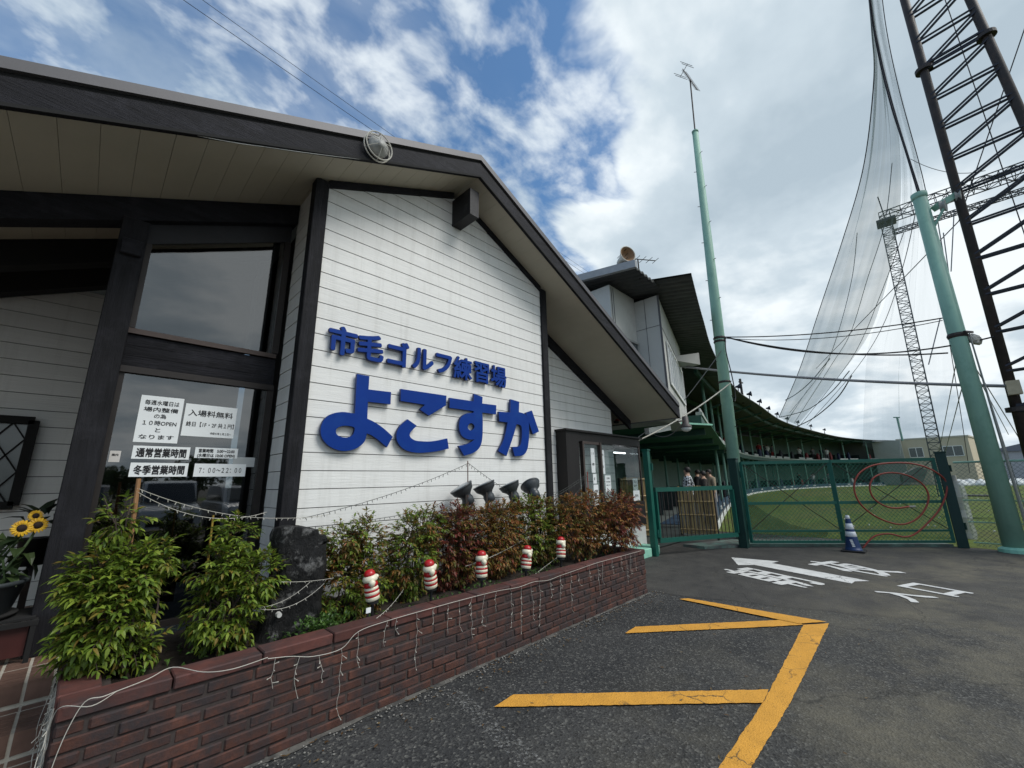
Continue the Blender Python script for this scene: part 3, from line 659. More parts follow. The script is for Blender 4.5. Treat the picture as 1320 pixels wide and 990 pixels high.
BIG = {
 'よ': [[(262,55,C),(330,68,C),(325,143,C),(453,158,C),(450,225,C),(322,211,C),(318,308,C),(370,334,S),(420,371,S),(462,410,C),(430,468,C),(385,430,S),(345,402,S),(316,390,C),(300,440,S),(250,478,S),(180,490,S),(110,466,S),(66,420,S),(55,370,S),(74,315,S),(118,282,S),(180,271,S),(250,280,C)],
        [(140,382,S),(150,359,S),(190,347,S),(234,352,S),(248,364,S),(240,395,S),(215,414,S),(180,414,S),(152,403,S)]],
 'こ': [[(510,140,C),(767,178,C),(764,232,C),(668,290,C),(618,255,C),(648,228,C),(508,206,C)]],
 'こ2': [[(548,312,C),(598,348,C),(564,383,S),(561,410,S),(592,432,S),(650,438,S),(710,433,S),(772,420,C),(780,476,C),(700,494,S),(600,500,S),(530,481,S),(492,440,S),(485,395,S),(505,350,S)]],
 'す': [[(787,190,C),(922,210,C),(925,168,C),(972,185,C),(970,222,C),(1050,232,C),(1048,282,C),(970,272,C),(973,330,S),(970,420,S),(955,470,S),(920,500,S),(868,517,C),(838,462,C),(890,450,S),(930,425,C),(890,424,S),(855,402,S),(840,358,S),(848,305,S),(880,280,S),(922,275,C),(922,264,C),(785,245,C)],
        [(888,352,S),(900,334,S),(916,335,S),(927,350,S),(922,366,S),(908,375,S),(893,368,S)]],
 'か': [[(1132,198,C),(1180,212,C),(1178,270,C),(1215,284,S),(1232,315,S),(1236,380,S),(1232,450,S),(1222,490,S),(1200,514,S),(1155,520,C),(1142,468,C),(1180,464,S),(1192,440,S),(1196,380,S),(1190,347,S),(1165,337,C),(1148,400,S),(1108,518,C),(1062,490,C),(1095,420,S),(1115,328,C),(1068,322,C),(1065,268,C),(1130,273,C)]],
 'か2': [[(1218,275,C),(1252,262,C),(1292,380,C),(1258,395,C)]],
}
YS = 3.965
def solid_letter(loops, name, parent, depth=0.032):
    cu = bpy.data.curves.new(name, 'CURVE'); cu.dimensions = '2D'; cu.fill_mode = 'BOTH'; cu.extrude = depth/2; cu.bevel_depth = 0.002
    for lp in loops:
        pts = [at_y(x, y, YS) for x, y in outline(lp, 400, 470, 0.22727)]
        sp = cu.splines.new('POLY'); sp.points.add(len(pts)-1); sp.use_cyclic_u = True
        for i, p in enumerate(pts): sp.points[i].co = (p.x, p.z, 0, 1)
    o = bpy.data.objects.new(name, cu); COL.objects.link(o); bpy.context.view_layer.update()
    me = bpy.data.meshes.new_from_object(o.evaluated_get(bpy.context.evaluated_depsgraph_get())); bpy.data.objects.remove(o)
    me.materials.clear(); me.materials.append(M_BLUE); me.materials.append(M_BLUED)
    po = wloc(parent)
    for v in me.vertices: v.co = Vector((v.co.x, YS-v.co.z+0.0, v.co.y))-po
    me.update()
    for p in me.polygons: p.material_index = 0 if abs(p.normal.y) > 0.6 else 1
    o = bpy.data.objects.new(name, me); COL.objects.link(o); o.parent = parent; return o
bs = thing('wall_sign', 'large raised blue hiragana letters on the white clapboard gable wall', 'sign', (2.7, 3.98, 2.2))
for k in ('よ', 'こ', 'す', 'か'):
    l = solid_letter(BIG[k], 'letter', bs)
    if k+'2' in BIG: solid_letter(BIG[k+'2'], 'letter_stroke', l)
ss = thing('wall_sign', 'row of eight small raised blue characters above the large blue lettering', 'sign', (2.7, 3.98, 2.9))
xs = [1.61, 1.91, 2.235, 2.56, 2.86, 3.155, 3.475, 3.785]
for ch, xc in zip('市毛ゴルフ練習場', xs):
    vs, fs = text_verts(ch, 0.305, 0.017, 0.0075 if ch in '練習場' else 0.0115)
    y0, y1 = min(v.y for v in vs), max(v.y for v in vs); x0, x1 = min(v.x for v in vs), max(v.x for v in vs)
    g = MB(); g.add([(xc+(v.x-(x0+x1)/2), YS-v.z, 2.905+(v.y-(y0+y1)/2)) for v in vs], fs)
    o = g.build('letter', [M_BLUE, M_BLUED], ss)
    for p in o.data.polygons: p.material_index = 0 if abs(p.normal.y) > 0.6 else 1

# ------------------------------------------------------------------ paper notices on the glass
def notice(label, x0, x1, z0, z1, Y, lines, tilt=0.0, group=None, mt=None, tmat=None):
    """lines: (text, size, z as a fraction from the top, x fraction)"""
    t = thing('notice', label, 'notice', ((x0+x1)/2, Y, z0), group)
    c = Vector(((x0+x1)/2, Y, (z0+z1)/2)); R_ = Matrix.Rotation(tilt, 3, 'Y')
    tr = lambda p: c+R_@(Vector(p)-c)
    MB().add([tr((x0,Y,z0)), tr((x1,Y,z0)), tr((x1,Y,z1)), tr((x0,Y,z1)), tr((x0,Y+.001,z0)), tr((x1,Y+.001,z0)), tr((x1,Y+.001,z1)), tr((x0,Y+.001,z1))],
             [(0,1,2,3),(7,6,5,4),(0,4,5,1),(1,5,6,2),(2,6,7,3),(3,7,4,0)]).build('sheet', mt or M_PAPER, t)
    if lines:
        g = MB()
        for ln in lines:
            s, size, fz, fx = ln[:4]; wd = ln[4] if len(ln) > 4 else None
            vs, fs = text_verts(s, size, 0, size*(0.014 if len(ln) < 6 else ln[5]), .00012); xc = x0+(x1-x0)*fx; zc = z1-(z1-z0)*fz
            a, b = min(v.x for v in vs), max(v.x for v in vs); k = (wd*(x1-x0)/(b-a)) if wd else 1.0
            g.add([tr((xc+(v.x-(a+b)/2)*k, Y-0.0012-v.z, zc+v.y-size*0.1)) for v in vs], fs)
        g.build('writing', tmat or M_INK, t)
    return t
NY = 4.645
notice('portrait paper notice with six lines of writing, upper left on the dark glass', 0.222, 0.512, 1.868, 2.268, NY, [('毎週水曜日は', .045, .14, .5, .8), ('場内整備', .042, .29, .5, .8), ('の為', .042, .43, .5, .28), ('１０時OPEN', .046, .58, .52, .78), ('と', .042, .73, .5, .12), ('なります', .042, .88, .5, .8)])
notice('landscape paper notice announcing free admission, upper right on the dark glass', 0.528, 0.925, 1.938, 2.230, NY, [('入場料無料', .062, .27, .5, .86), ('終日【1F・2F 共１円】', .048, .62, .52, .92), ('令和６年１月１日～', .024, .88, .74, .42)], tilt=0.01)
notice('bold six-character strip for regular opening hours taped to the dark glass', 0.232, 0.612, 1.730, 1.838, NY, [('通常営業時間', .08, .5, .5, .88, .035)])
notice('bold six-character strip for winter opening hours, lowest left on the glass', 0.236, 0.618, 1.583, 1.698, NY, [('冬季営業時間', .08, .5, .5, .88, .035)])
notice('strip with two small lines of opening times to the right of the bold strips', 0.648, 0.978, 1.748, 1.842, NY, [('営業時間　5:00～22:00', .036, .3, .5, .84, .03), ('(水曜日は 10:00 OPEN)', .034, .74, .5, .88, .03)])
notice('strip reading 7:00 to 22:00 at the lower right of the glass notices', 0.662, 1.062, 1.582, 1.697, NY, [('７：００～２２：００', .058, .5, .5, .82)])
notice('blank translucent strip tucked behind the opening-times paper beside the frame', 0.95, 1.13, 1.672, 1.762, NY+0.003, [], mt=mat('grey_translucent_paper', (0.42, 0.44, 0.44), 0.7, 0.05))
notice('small grey card stuck low on the glass next to the black pillar', 0.10, 0.165, 1.70, 1.79, NY, [('案内', .02, .35, .5, .6)], mt=mat('grey_card', (0.55, 0.53, 0.5), 0.7))
BY = by+0.026
g_ = None
notice('tall white notice with ticket symbols on the narrow booth pane', 6.67, 6.80, 1.62, 2.08, BY, [('１１', .05, .2, .5, .6), ('回数', .05, .65, .5, .6)])
notice('white notice just right of the brown frame on the wide booth pane', 7.03, 7.14, 1.60, 2.06, BY, [('９', .05, .2, .5, .3), ('５', .05, .7, .5, .3)])
notice('small square notice below the ticket notice on the narrow booth pane', 6.70, 6.82, 1.42, 1.60, BY, [('E', .06, .5, .4, .3)])
notice('long white notice at the bottom of the narrow booth pane', 6.70, 6.86, 1.02, 1.40, BY, [('営業', .045, .3, .6, .5), ('中', .045, .6, .6, .25)])
notice('typed white notice alone in the middle of the wide booth pane', 7.12, 7.32, 1.26, 1.57, BY, [('ご案内', .035, .18, .5, .6), ('受付時間', .025, .4, .5, .7), ('お願いします', .025, .6, .5, .75)])

# ------------------------------------------------------------------ entrance steps and planter
st = MB(); tl_ = MB()
M_TREAD = mat('grooved_tread_tile', (0.15, 0.088, 0.066), 0.5, 0.2, 8, 0.2, 40, island=0.12, bdist=0.004)
LV = [(4.03, 9.0, 0.38), (3.62, 4.03, 0.26), (3.22, 3.62, 0.14)]
for ya, yb, z in LV: st.box((XL, ya, -0.02), (0.055, yb, z-0.0035))
steps = st.build('entrance_steps', M_GROUT); tag(steps, kind='structure')
for li, (ya, yb, z) in enumerate(LV):
    x = 0.052
    while x > -2.2:
        # nosing tile with grooves, then field tiles
        for k in range(5): tl_.box((x-0.113, ya-0.006+k*0.062, z-0.012), (x-0.009, ya-0.006+k*0.062+0.053, z))
        tl_.box((x-0.113, ya-0.005, z-0.105), (x-0.010, ya-0.002, z-0.012))
        y = ya+0.318
        while y < min(yb, 6.6)-0.05:
            if li == 0:
                y2 = min(y+0.225, yb)
                for k in range(4): tl_.box((x-0.113, y+k*0.056, z-0.012), (x-0.010, y+k*0.056+0.048, z))
            else:
                tl_.box((x-0.113, y, z-0.012), (x-0.006, min(y+0.06, yb), z)); break
            y += 0.232
        x -= 0.119
tls = tl_.build('step_tiles', M_TREAD, steps)
PX0, PX1, PY0, PY1, PZ = 0.065, 5.51, 2.90, 3.93, 0.555
pl = thing('brick_planter', 'long raised planter of red-brown brick along the clubhouse wall', 'planter', (2.8, 3.4, 0))
MB().box((PX0+0.008,PY0+0.008,0), (PX1-0.008,PY0+0.19,0.50)).box((PX0+0.008,PY0+0.19,0), (PX0+0.19,PY1,0.50)).box((PX1-0.19,PY0+0.19,0), (PX1-0.008,4.3,0.50)).build('mortar_core', M_MORTAR, pl)
br = MB(); ch = 0.0605; bl = 0.222
rnd = random.Random(3)
for r in range(8):
    z = 0.006+r*ch; off = (r % 2)*bl/2; x = PX0-off
    while x < PX1:
        a, b = max(x, PX0), min(x+bl-0.009, PX1); x += bl
        if b-a > 0.03:
            j = rnd.uniform(-0.005, 0.005); br.cbox((a+rnd.uniform(0,.004), PY0+j, z+rnd.uniform(-.002,.002)), (b-rnd.uniform(0,.004), PY0+0.1, z+ch-0.009+rnd.uniform(-.002,.002)), rnd.uniform(.004,.009))
    for X, s in ((PX0, 1), (PX1, -1)):
        y = PY0+0.108-off
        while y < PY1:
            a, b = max(y, PY0+0.105), min(y+bl-0.009, PY1); y += bl
            if b-a > 0.03:
                xa = X+s*rnd.uniform(0, .004); br.cbox((min(xa, xa+s*0.1), a, z), (max(xa, xa+s*0.1), b, z+ch-0.009), 0.004)
br.build('brick_wall', M_BRICK, pl)
cp = MB(); cl = 0.405; x = PX0
while x < PX1:
    b = min(x+cl-0.008, PX1+0.004); cp.cbox((x, PY0-0.008+rnd.uniform(-.002,.002), 0.496), (b, PY0+0.145, PZ+rnd.uniform(-.002,.003)), 0.006); x += cl
y = PY0+0.153
while y < PY1:
    b = min(y+0.225, PY1); cp.cbox((PX0-0.008, y, 0.496), (PX0+0.145, b-0.008, PZ), 0.006); cp.cbox((PX1-0.145, y, 0.496), (PX1+0.008, b-0.008, PZ), 0.006); y += 0.225
cp.build('coping', mat('red_coping_brick', (0.085, 0.030, 0.024), 0.75, 0.3, 8, 0.5, 40, island=0.25, bdist=0.006, dirt=((0.042, 0.030, 0.030), 5, 0.44, 0.68)), pl)
so_ = MB(); nx, ny = 70, 14
so_.grid([[(PX0+0.12+(PX1-PX0-0.24)*i/nx, PY0+0.12+(3.98-PY0-0.12)*j/ny, 0.455+0.035*noise.noise((i*.37, j*.5, 1.3))+0.05*j/ny) for j in range(ny+1)] for i in range(nx+1)]); so_.uv = None
so_.build('soil', M_SOIL, pl, smooth=True)
MB().grid([[(0.3+5.2*i/60, PY0-0.004-0.055*abs(noise.noise((i*.33, 4.4, 0)))-0.01, 0.004+0.012*j) if j == 0 else (0.3+5.2*i/60, PY0+0.02, 0.014) for j in range(2)] for i in range(61)]).build('mortar_skirt', mat('dirty_mortar_skirt', (0.10, 0.095, 0.085), 0.95, 0.3, 9, 0.5, 60, bdist=0.006, dirt=((0.04,0.04,0.038), 7, 0.45, 0.6)), pl)

# ------------------------------------------------------------------ driving range building
rng = thing('driving_range', 'long curved two-storey golf range with dark green decks facing the field', 'building', (28, 9, 0))
def normals(P):
    out = []
    for i, p in enumerate(P):
        d = (P[min(i+1, len(P)-1)]-P[max(i-1, 0)]).normalized(); out.append(Vector((-d.y, d.x, 0)))
    return out
DN = normals(DECK)
def off(P, Nn, d, z): return [Vector((p.x+n.x*d, p.y+n.y*d, z)) for p, n in zip(P, Nn)]
def strip(g, A, B):
    for i in range(len(A)-1): g.add([A[i], A[i+1], B[i+1], B[i]], [(0,1,2,3)])
def slab(P, Nn, d0, d1, z0, z1):
    g = MB(); a, b, c, d = off(P,Nn,d0,z0), off(P,Nn,d1,z0), off(P,Nn,d1,z1), off(P,Nn,d0,z1)
    for u, v in ((a,d),(d,c),(c,b),(b,a)): strip(g, u, v)
    g.add([a[0],b[0],c[0],d[0]], [(0,1,2,3)]); g.add([a[-1],b[-1],c[-1],d[-1]], [(3,2,1,0)]); return g
ZD, ZR = 3.4, 6.0
slab(DECK, DN, -0.05, 6.5, 0.0, 0.12).build('tee_floor', mat('tee_floor_concrete', (0.13, 0.15, 0.14), 0.85, 0.15, 2), rng)
slab(DECK, DN, -0.08, -0.01, 0.0, 0.13).build('floor_kerb', mat('white_kerb_paint', (0.6, 0.62, 0.58), 0.7, 0.1, 3), rng)
slab(DECK, DN, 0.3, 1.5, 0.125, 0.16).build('tee_mats', mat('blue_tee_mat', (0.02, 0.05, 0.09), 0.8, 0.3, 2), rng)
slab(DECK, DN, 5.6, 5.8, 0.1, 6.75).build('back_wall', M_RWALL, rng)
slab(DECK, DN, 0.0, 6.2, ZD-0.34, ZD-0.05).build('upper_deck', M_DKG, rng)
slab(DECK, DN, -0.04, 0.14, ZD-0.05, ZD+0.05).build('deck_edge', mat('pale_deck_edge', (0.36, 0.40, 0.37), 0.7, 0.2, 1.5), rng)
# corrugated roof over the upper deck
rg_ = MB(); fineR = []
for i in range(len(ROOFE)-1):
    a, b = ROOFE[i], ROOFE[i+1]; n = max(1, int((b-a).length/(0.055 if a.x < 20 else 0.5)))
    for k in range(n): fineR.append(a.lerp(b, k/n))
fineR.append(ROOFE[-1]); RN = normals(fineR)
rows = []
for d, zz_ in ((0.0, ZR+0.10), (2.6, ZR+0.32), (10.2, ZR+0.95)):
    rows.append([Vector((p.x+n.x*d, p.y+n.y*d, zz_+(0.028*math.sin(2*PI*i/4+0.7) if p.x < 20 else 0))) for i, (p, n) in enumerate(zip(fineR, RN))])
for A, B in zip(rows[:-1], rows[1:]): strip(rg_, A, B)
top = [[p+Vector((0,0,0.05)) for p in r] for r in rows]
for A, B in zip(top[:-1], top[1:]): strip(rg_, B, A)
strip(rg_, top[0], rows[0])
rroof = rg_.build('roof', M_CORR, rng, smooth=False)
RN0 = normals(ROOFE)
RF2 = ROOFE[22:]; RN2 = RN0[22:]
slab(RF2, RN2, 0.9, 1.02, ZR-0.12, ZR+0.10).build('roof_beam', M_DKG, rng)
slab(RF2, RN2, 2.9, 3.05, ZR-0.02, ZR+0.24).build('roof_beam', M_DKG, rng)
def along(P, s):
    """point and inward normal at distance s along a polyline"""
    for i in range(len(P)-1):
        L_ = (P[i+1]-P[i]).length
        if s <= L_: d = (P[i+1]-P[i]).normalized(); return P[i].lerp(P[i+1], s/L_), Vector((-d.y, d.x, 0)), d
        s -= L_
    d = (P[-1]-P[-2]).normalized(); return P[-1], Vector((-d.y, d.x, 0)), d
DL = sum((DECK[i+1]-DECK[i]).length for i in range(len(DECK)-1))
s = 1.0; k = 0
M_COLM = mat('pale_green_column', (0.14, 0.28, 0.225), 0.5, 0.12, 2)
M_DIV = mat('dark_divider', (0.035, 0.05, 0.05), 0.7, 0.4, 2)
while s < DL-0.5:
    p, n, d = along(DECK, s)
    q = p+n*0.45
    if s > 13: MB().tube((q.x,q.y,0.1), (q.x,q.y,ZD-0.3), 0.085, n=8).build('column', M_COLM, rng)
    if s > 8: q = p+n*0.4; MB().tube((q.x,q.y,ZD), (q.x,q.y,ZR+0.25), 0.075, n=8).build('column', M_COLM, rng)
    q = p+n*4.2; MB().tube((q.x,q.y,0.1), (q.x,q.y,ZD-0.3), 0.085, n=8).build('column', M_COLM, rng)
    bq, bn, bd = along(ROOFE, s+3.2); e0 = bq; 
    gap = min((Vector((p.x,p.y,0))-Vector((q_.x,q_.y,0))).length for q_ in ROOFE)
    if gap > .9: MB().bar((p.x+n.x*0.4,p.y+n.y*0.4,ZR-0.5), (p.x-n.x*(gap-.35),p.y-n.y*(gap-.35),ZR+0.03), 0.08, 0.12).build('roof_strut', M_DKG, rng)
    MB().bar((p.x+n.x*6,p.y+n.y*6,ZD-0.45), (p.x,p.y,ZD-0.45), 0.10, 0.22).build('deck_joist', M_DKG, rng)
    s += 4.1 if s < 50 else 5.0
s = 0.8
while s < DL-0.5:
    p, n, d = along(DECK, s)
    for z in (0.12, ZD):
        q = p+n*1.9; MB().bar((q.x,q.y,z+0.45), (q.x+n.x*1.3,q.y+n.y*1.3,z+0.45), 0.05, 0.85).build('bay_divider', M_DIV, rng)
        if s > 10 and random.random() < 0.8: 
            q = p+n*random.uniform(0.5, 1.6)+d*random.uniform(-0.8, 0.8); MB().lathe((q.x,q.y,z), [(0.20,0),(0.21,0.5),(0.17,0.85),(0.06,random.uniform(.9,1.2))], 7).build('ball_dispenser', mat(*random.choice((('dark_plastic', (.025,.03,.035)),('dark_plastic', (.025,.03,.035)),('white_dispenser_plastic', (.45,.45,.44)),('navy_plastic', (.02,.03,.08)),('red_dispenser_plastic', (.22,.03,.03)))), .5), rng)
    s += 2.5
slab(DECK, DN, 0.05, 0.12, 0.12, 0.46).build('bay_front', mat('blue_bay_front', (0.018, 0.05, 0.085), 0.7, 0.35, 1.2), rng)
M_BOARD = mat('pale_board', (0.42, 0.44, 0.43), 0.6, 0.15, 1)
s = 0.5
while s < DL-2:
    p, n, d = along(DECK, s); q = d*1.7
    if random.random() < 0.75: MB().bar((p.x+n.x*.05,p.y+n.y*.05,ZD+0.16), (p.x+q.x+n.x*.05,p.y+q.y+n.y*.05,ZD+0.16), 0.04, 0.17).build('number_board', M_BOARD, rng); MB().bar((p.x+n.x*.03+d.x*.5,p.y+n.y*.03+d.y*.5,.30), (p.x+n.x*.03+d.x*1.2,p.y+n.y*.03+d.y*1.2,.30), 0.04, 0.12).build('number_board', M_BOARD, rng)
    s += 2.15
# dark tarpaulin ceiling panel under the near end of the deck
MB().prism([(11.5,4.9,ZD-0.40), (13.1,4.35,ZD-0.36), (28,8.45,ZD-0.36), (27,11.5,ZD-0.40), (11.5,7.5,ZD-0.42)], (0,0,0.03)).build('ceiling_panel', mat('deep_green_panel', (0.008, 0.10, 0.035), 0.6, 0.3, 1.5), rng)
MB().bar((11.5,4.88,ZD-0.36), (13.15,4.33,ZD-0.34), 0.05).build('panel_edge', M_MINT, rng)
# control room
cr = thing('control_room', 'pale grey control room box under dark corrugated roofs above the range', 'building', (10, 5, 3.3))
zt = 6.06
MB().prism([(8.3,4.7,3.0), (9.52,4.7,3.0), (9.52,4.7,zt+.1), (8.3,4.7,zt+.1)], (0,1.6,0)).build('wall', M_PANEL, cr)
wl_ = MB().prism([(9.525,4.05,3.0), (14.3,5.48,3.0), (13.9,7.4,3.0), (9.525,6.4,3.0)], (0,0,zt-3.0)).build('wall', M_PANEL, cr)
j = MB()
for xx in (8.36, 8.45): j.bar((xx,4.694,3.0), (xx,4.694,zt+.05), 0.012, 0.012)
for yy in (4.42,): j.bar((9.519,yy,3.0), (9.519,yy,zt), 0.008, 0.008)
j.bar((9.519,4.05,5.25), (9.519,4.7,5.25), 0.008, 0.01)
dW = Vector((4.775,1.43,0)).normalized(); nW = Vector((dW.y,-dW.x,0)); cW = Vector((9.525,4.05,0))
j.bar(cW+nW*.006+Vector((0,0,5.25)), cW+dW*4.6+nW*.006+Vector((0,0,5.25)), 0.01, 0.012)
j.bar(cW+nW*.004+Vector((0,0,3)), cW+nW*.004+Vector((0,0,zt)), 0.05, 0.012)
j.build('panel_joints', M_CAP, wl_)
u0, u1 = at_y(806,437,4.69), at_y(822,452,4.69)
wsm = MB().box((u0.x,4.675,u1.z-.5),(u1.x,4.69,u0.z)).build('window', mat('dark_far_pane', (0.05, 0.06, 0.065), 0.15, 0.2, spec=0.7), cr)
g = MB(); g.bar((u0.x-.03,4.67,u0.z),(u1.x+.03,4.67,u0.z),.05); g.bar((u0.x,4.67,u1.z-.5),(u0.x,4.67,u0.z-.03),.04); g.bar((u1.x,4.67,u1.z-.5),(u1.x,4.67,u0.z-.03),.04); g.build('window_frame', M_GREYP, wsm)
def wallq(a, b, z0, z1, dpt): 
    return [cW+dW*a+nW*dpt+Vector((0,0,z0)), cW+dW*b+nW*dpt+Vector((0,0,z0)), cW+dW*b+nW*dpt+Vector((0,0,z1)), cW+dW*a+nW*dpt+Vector((0,0,z1))]
for a in (0.75, 1.7, 2.65, 3.6):
    w = MB().prism(wallq(a, a+0.85, 3.9, 5.0, 0.012), nW*0.01).build('window', mat('pale_pane', (0.55, 0.58, 0.60), 0.12, 0.05, spec=0.7), cr)
    g = MB()
    for z in (3.88, 5.02): g.prism(wallq(a-.05, a+.9, z-.03, z+.03, .02), nW*.03)
    for x_ in (a-.03, a+.42, a+.88): g.prism(wallq(x_-.03, x_+.03, 3.91, 4.99, .02), nW*.03)
    g.build('window_frame', M_WHITEP, w)
def corr_roof(name, A, B, C_, D, parent):
    """corrugated sheet, ribs running from edge A-B to edge D-C"""
    A, B, C_, D = map(Vector, (A, B, C_, D)); n = int((B-A).length/0.045); r = [[], []]
    for i in range(n+1):
        t = i/n; w_ = 0.025*math.sin(PI*i/2+.6); r[0].append(A.lerp(B, t)+Vector((0,0,w_))); r[1].append(D.lerp(C_, t)+Vector((0,0,w_)))
    g = MB(); strip(g, r[0], r[1]); u = [[p+Vector((0,0,.05)) for p in q] for q in r]; strip(g, u[1], u[0]); strip(g, u[0], r[0]); strip(g, r[1], u[1]); g.add([r[0][0],r[1][0],u[1][0],u[0][0]], [(0,1,2,3)]); g.add([r[0][-1],r[1][-1],u[1][-1],u[0][-1]], [(3,2,1,0)])
    return g.build(name, M_CORR, parent)
corr_roof('roof', (8.02,3.86,zt+.12), (9.25,3.86,zt+.05), (9.6,7.0,zt+.55), (8.02,7.0,zt+.6), cr)
MB().prism([(7.93,3.80,zt+.08), (8.03,3.80,zt+.08), (8.03,3.80,zt+.26), (7.93,3.80,zt+.26)], (0,3.3,0.48)).build('gutter', mat('pale_gutter', (0.33, 0.34, 0.35), 0.4, 0.1), cr)
# loudspeakers, aerial on the control room
hs = thing('horn_loudspeaker', 'round beige horn loudspeaker on a bracket on top of the control room roof', 'loudspeaker', (8.25,4.15,zt+.3))
ax = Vector((-0.45,-0.85,0.05)).normalized(); c0 = Vector((8.25,4.2,zt+.62))
MB().lathe(c0, [(r_*.84, h_) for r_, h_ in [(0.06,-0.28),(0.09,-0.2),(0.12,-0.05),(0.24,0.12),(0.25,0.14),(0.235,0.145),(0.225,0.13),(0.1,-.02)]], 22, ax).build('horn', mat('ivory_plastic', (0.62, 0.58, 0.50), 0.45, 0.05), hs, smooth=True)
MB().lathe(c0, [(0.186,0.132),(0.099,0.036),(0.06,-0.01),(0.0,0.04)], 22, ax, (0,1)).build('mouth', mat('tan_cone', (0.25, 0.15, 0.08), 0.6, 0.1), hs, smooth=True)
g = MB(); g.bar((8.02,3.95,zt+.26), (8.02,4.9,zt+.42), 0.03); g.bar((8.02,4.2,zt+.3), (8.25,4.2,zt+.36), 0.03); g.bar((8.25,4.2,zt+.2), (8.25,4.2,zt+.5), 0.03); g.build('bracket', M_STEEL, hs)
def yagi(name, label, base, boom_dir, h, n, elen, bl, mt, r=0.01, z0=0.0, par=None):
    t = thing(name, label, 'aerial', base)
    b = Vector(base); MB().tube(b, b+Vector((0,0,h)), r*1.6, n=6).build('mast', mt, t)
    d = Vector(boom_dir).normalized(); c = b+Vector((0,0,h)); s_ = d.cross(Vector((0,0,1))).normalized()
    MB().tube(c-d*bl*0.45, c+d*bl*0.55, r, n=5).build('boom', mt, t)
    g = MB()
    for i in range(n): p = c-d*bl*0.45+d*bl*i/(n-1); e = elen*(1.25 if i == 0 else 1-0.35*i/n); g.tube(p-s_*e/2, p+s_*e/2, r*.7, n=4)
    for dz in (-0.12, 0.12): p = c-d*bl*.47+Vector((0,0,dz)); g.tube(p-s_*elen*.62, p+s_*elen*.62, r*.7, n=4)
    g.build('elements', mt, t); return t
yagi('tv_aerial', 'small television aerial beside the round horn loudspeaker on the control room', (8.62,4.05,zt+.1), (0.85,-0.5,0.05), 0.55, 6, 0.36, 0.9, M_STEEL, 0.012)
hw = thing('horn_loudspeaker', 'grey square-mouthed horn loudspeaker under the range roof beside the control room', 'loudspeaker', (13.9,5.0,5.3))
g = MB(); p = at_d(848,466,14.3)
p = at_d(892,465,14.2); q = p+Vector((-1.3,0.3,-0.12)); dd = (p-q).normalized(); sd_ = dd.cross(Vector((0,0,1))).normalized()*0.27; uu = Vector((0,0,0.2))
g.add([p-sd_-uu,p+sd_-uu,p+sd_+uu,p-sd_+uu, q-sd_*.15-uu*.15,q+sd_*.15-uu*.15,q+sd_*.15+uu*.15,q-sd_*.15+uu*.15], [(0,1,5,4),(1,2,6,5),(2,3,7,6),(3,0,4,7),(4,5,6,7),(0,3,2,1)]); g.build('horn', M_GREYP, hw)
MB().bar(q, q+Vector((-.1,.9,.1)), 0.05).build('bracket', M_STEEL, hw)
# lamps standing on the roof edge
def roof_lamp():
    t = thing('roof_floodlight', 'small dark floodlight on a short bracket along the curved range roof edge', 'floodlight', (0,0,0), 'floodlights along the range roof')
    g = MB(); g.bar((0,0,0), (0,0,0.5), 0.045); g.bar((-0.3,0,0.02), (0.3,0,0.02), 0.035); g.bar((-0.25,0,0), (0,0,.3), .03); g.bar((0.25,0,0), (0,0,.3), .03); g.build('bracket', M_BRACE, t)
    MB().lathe((0,-0.0,0.55), [(0.05,-0.14),(0.08,0.0),(0.17,0.12),(0.175,0.14)], 10, (0.3,-1,0.1)).build('lamp_head', M_BRACE, t); return t
L0 = None
for i, s in enumerate((17.5, 20.5, 24, 28, 32, 36, 40, 45, 51)):
    p, n, d = along(ROOFE, s); a = math.atan2(d.y, d.x)
    if L0 is None: L0 = roof_lamp(); o = L0
    else: o = dup(L0, (0,0,0))
    o.location = (p.x+n.x*.25, p.y+n.y*.25, ZR+0.16); o.rotation_euler.z = a
rp = thing('roof_post', 'short dark post with crossbar standing on the curved range roof', 'post', (27,6.6,ZR))
pb, n, d = along(ROOFE, 20.3); MB().bar((pb.x+n.x*.6,pb.y+n.y*.6,ZR+.1), (pb.x+n.x*.6,pb.y+n.y*.6,ZR+1.75), 0.12).build('shaft', M_STEEL, rp); MB().bar((pb.x+n.x*.6-.3,pb.y+n.y*.6,ZR+1.5), (pb.x+n.x*.6+.5,pb.y+n.y*.6,ZR+1.55), 0.07).build('crossbar', M_STEEL, rp)

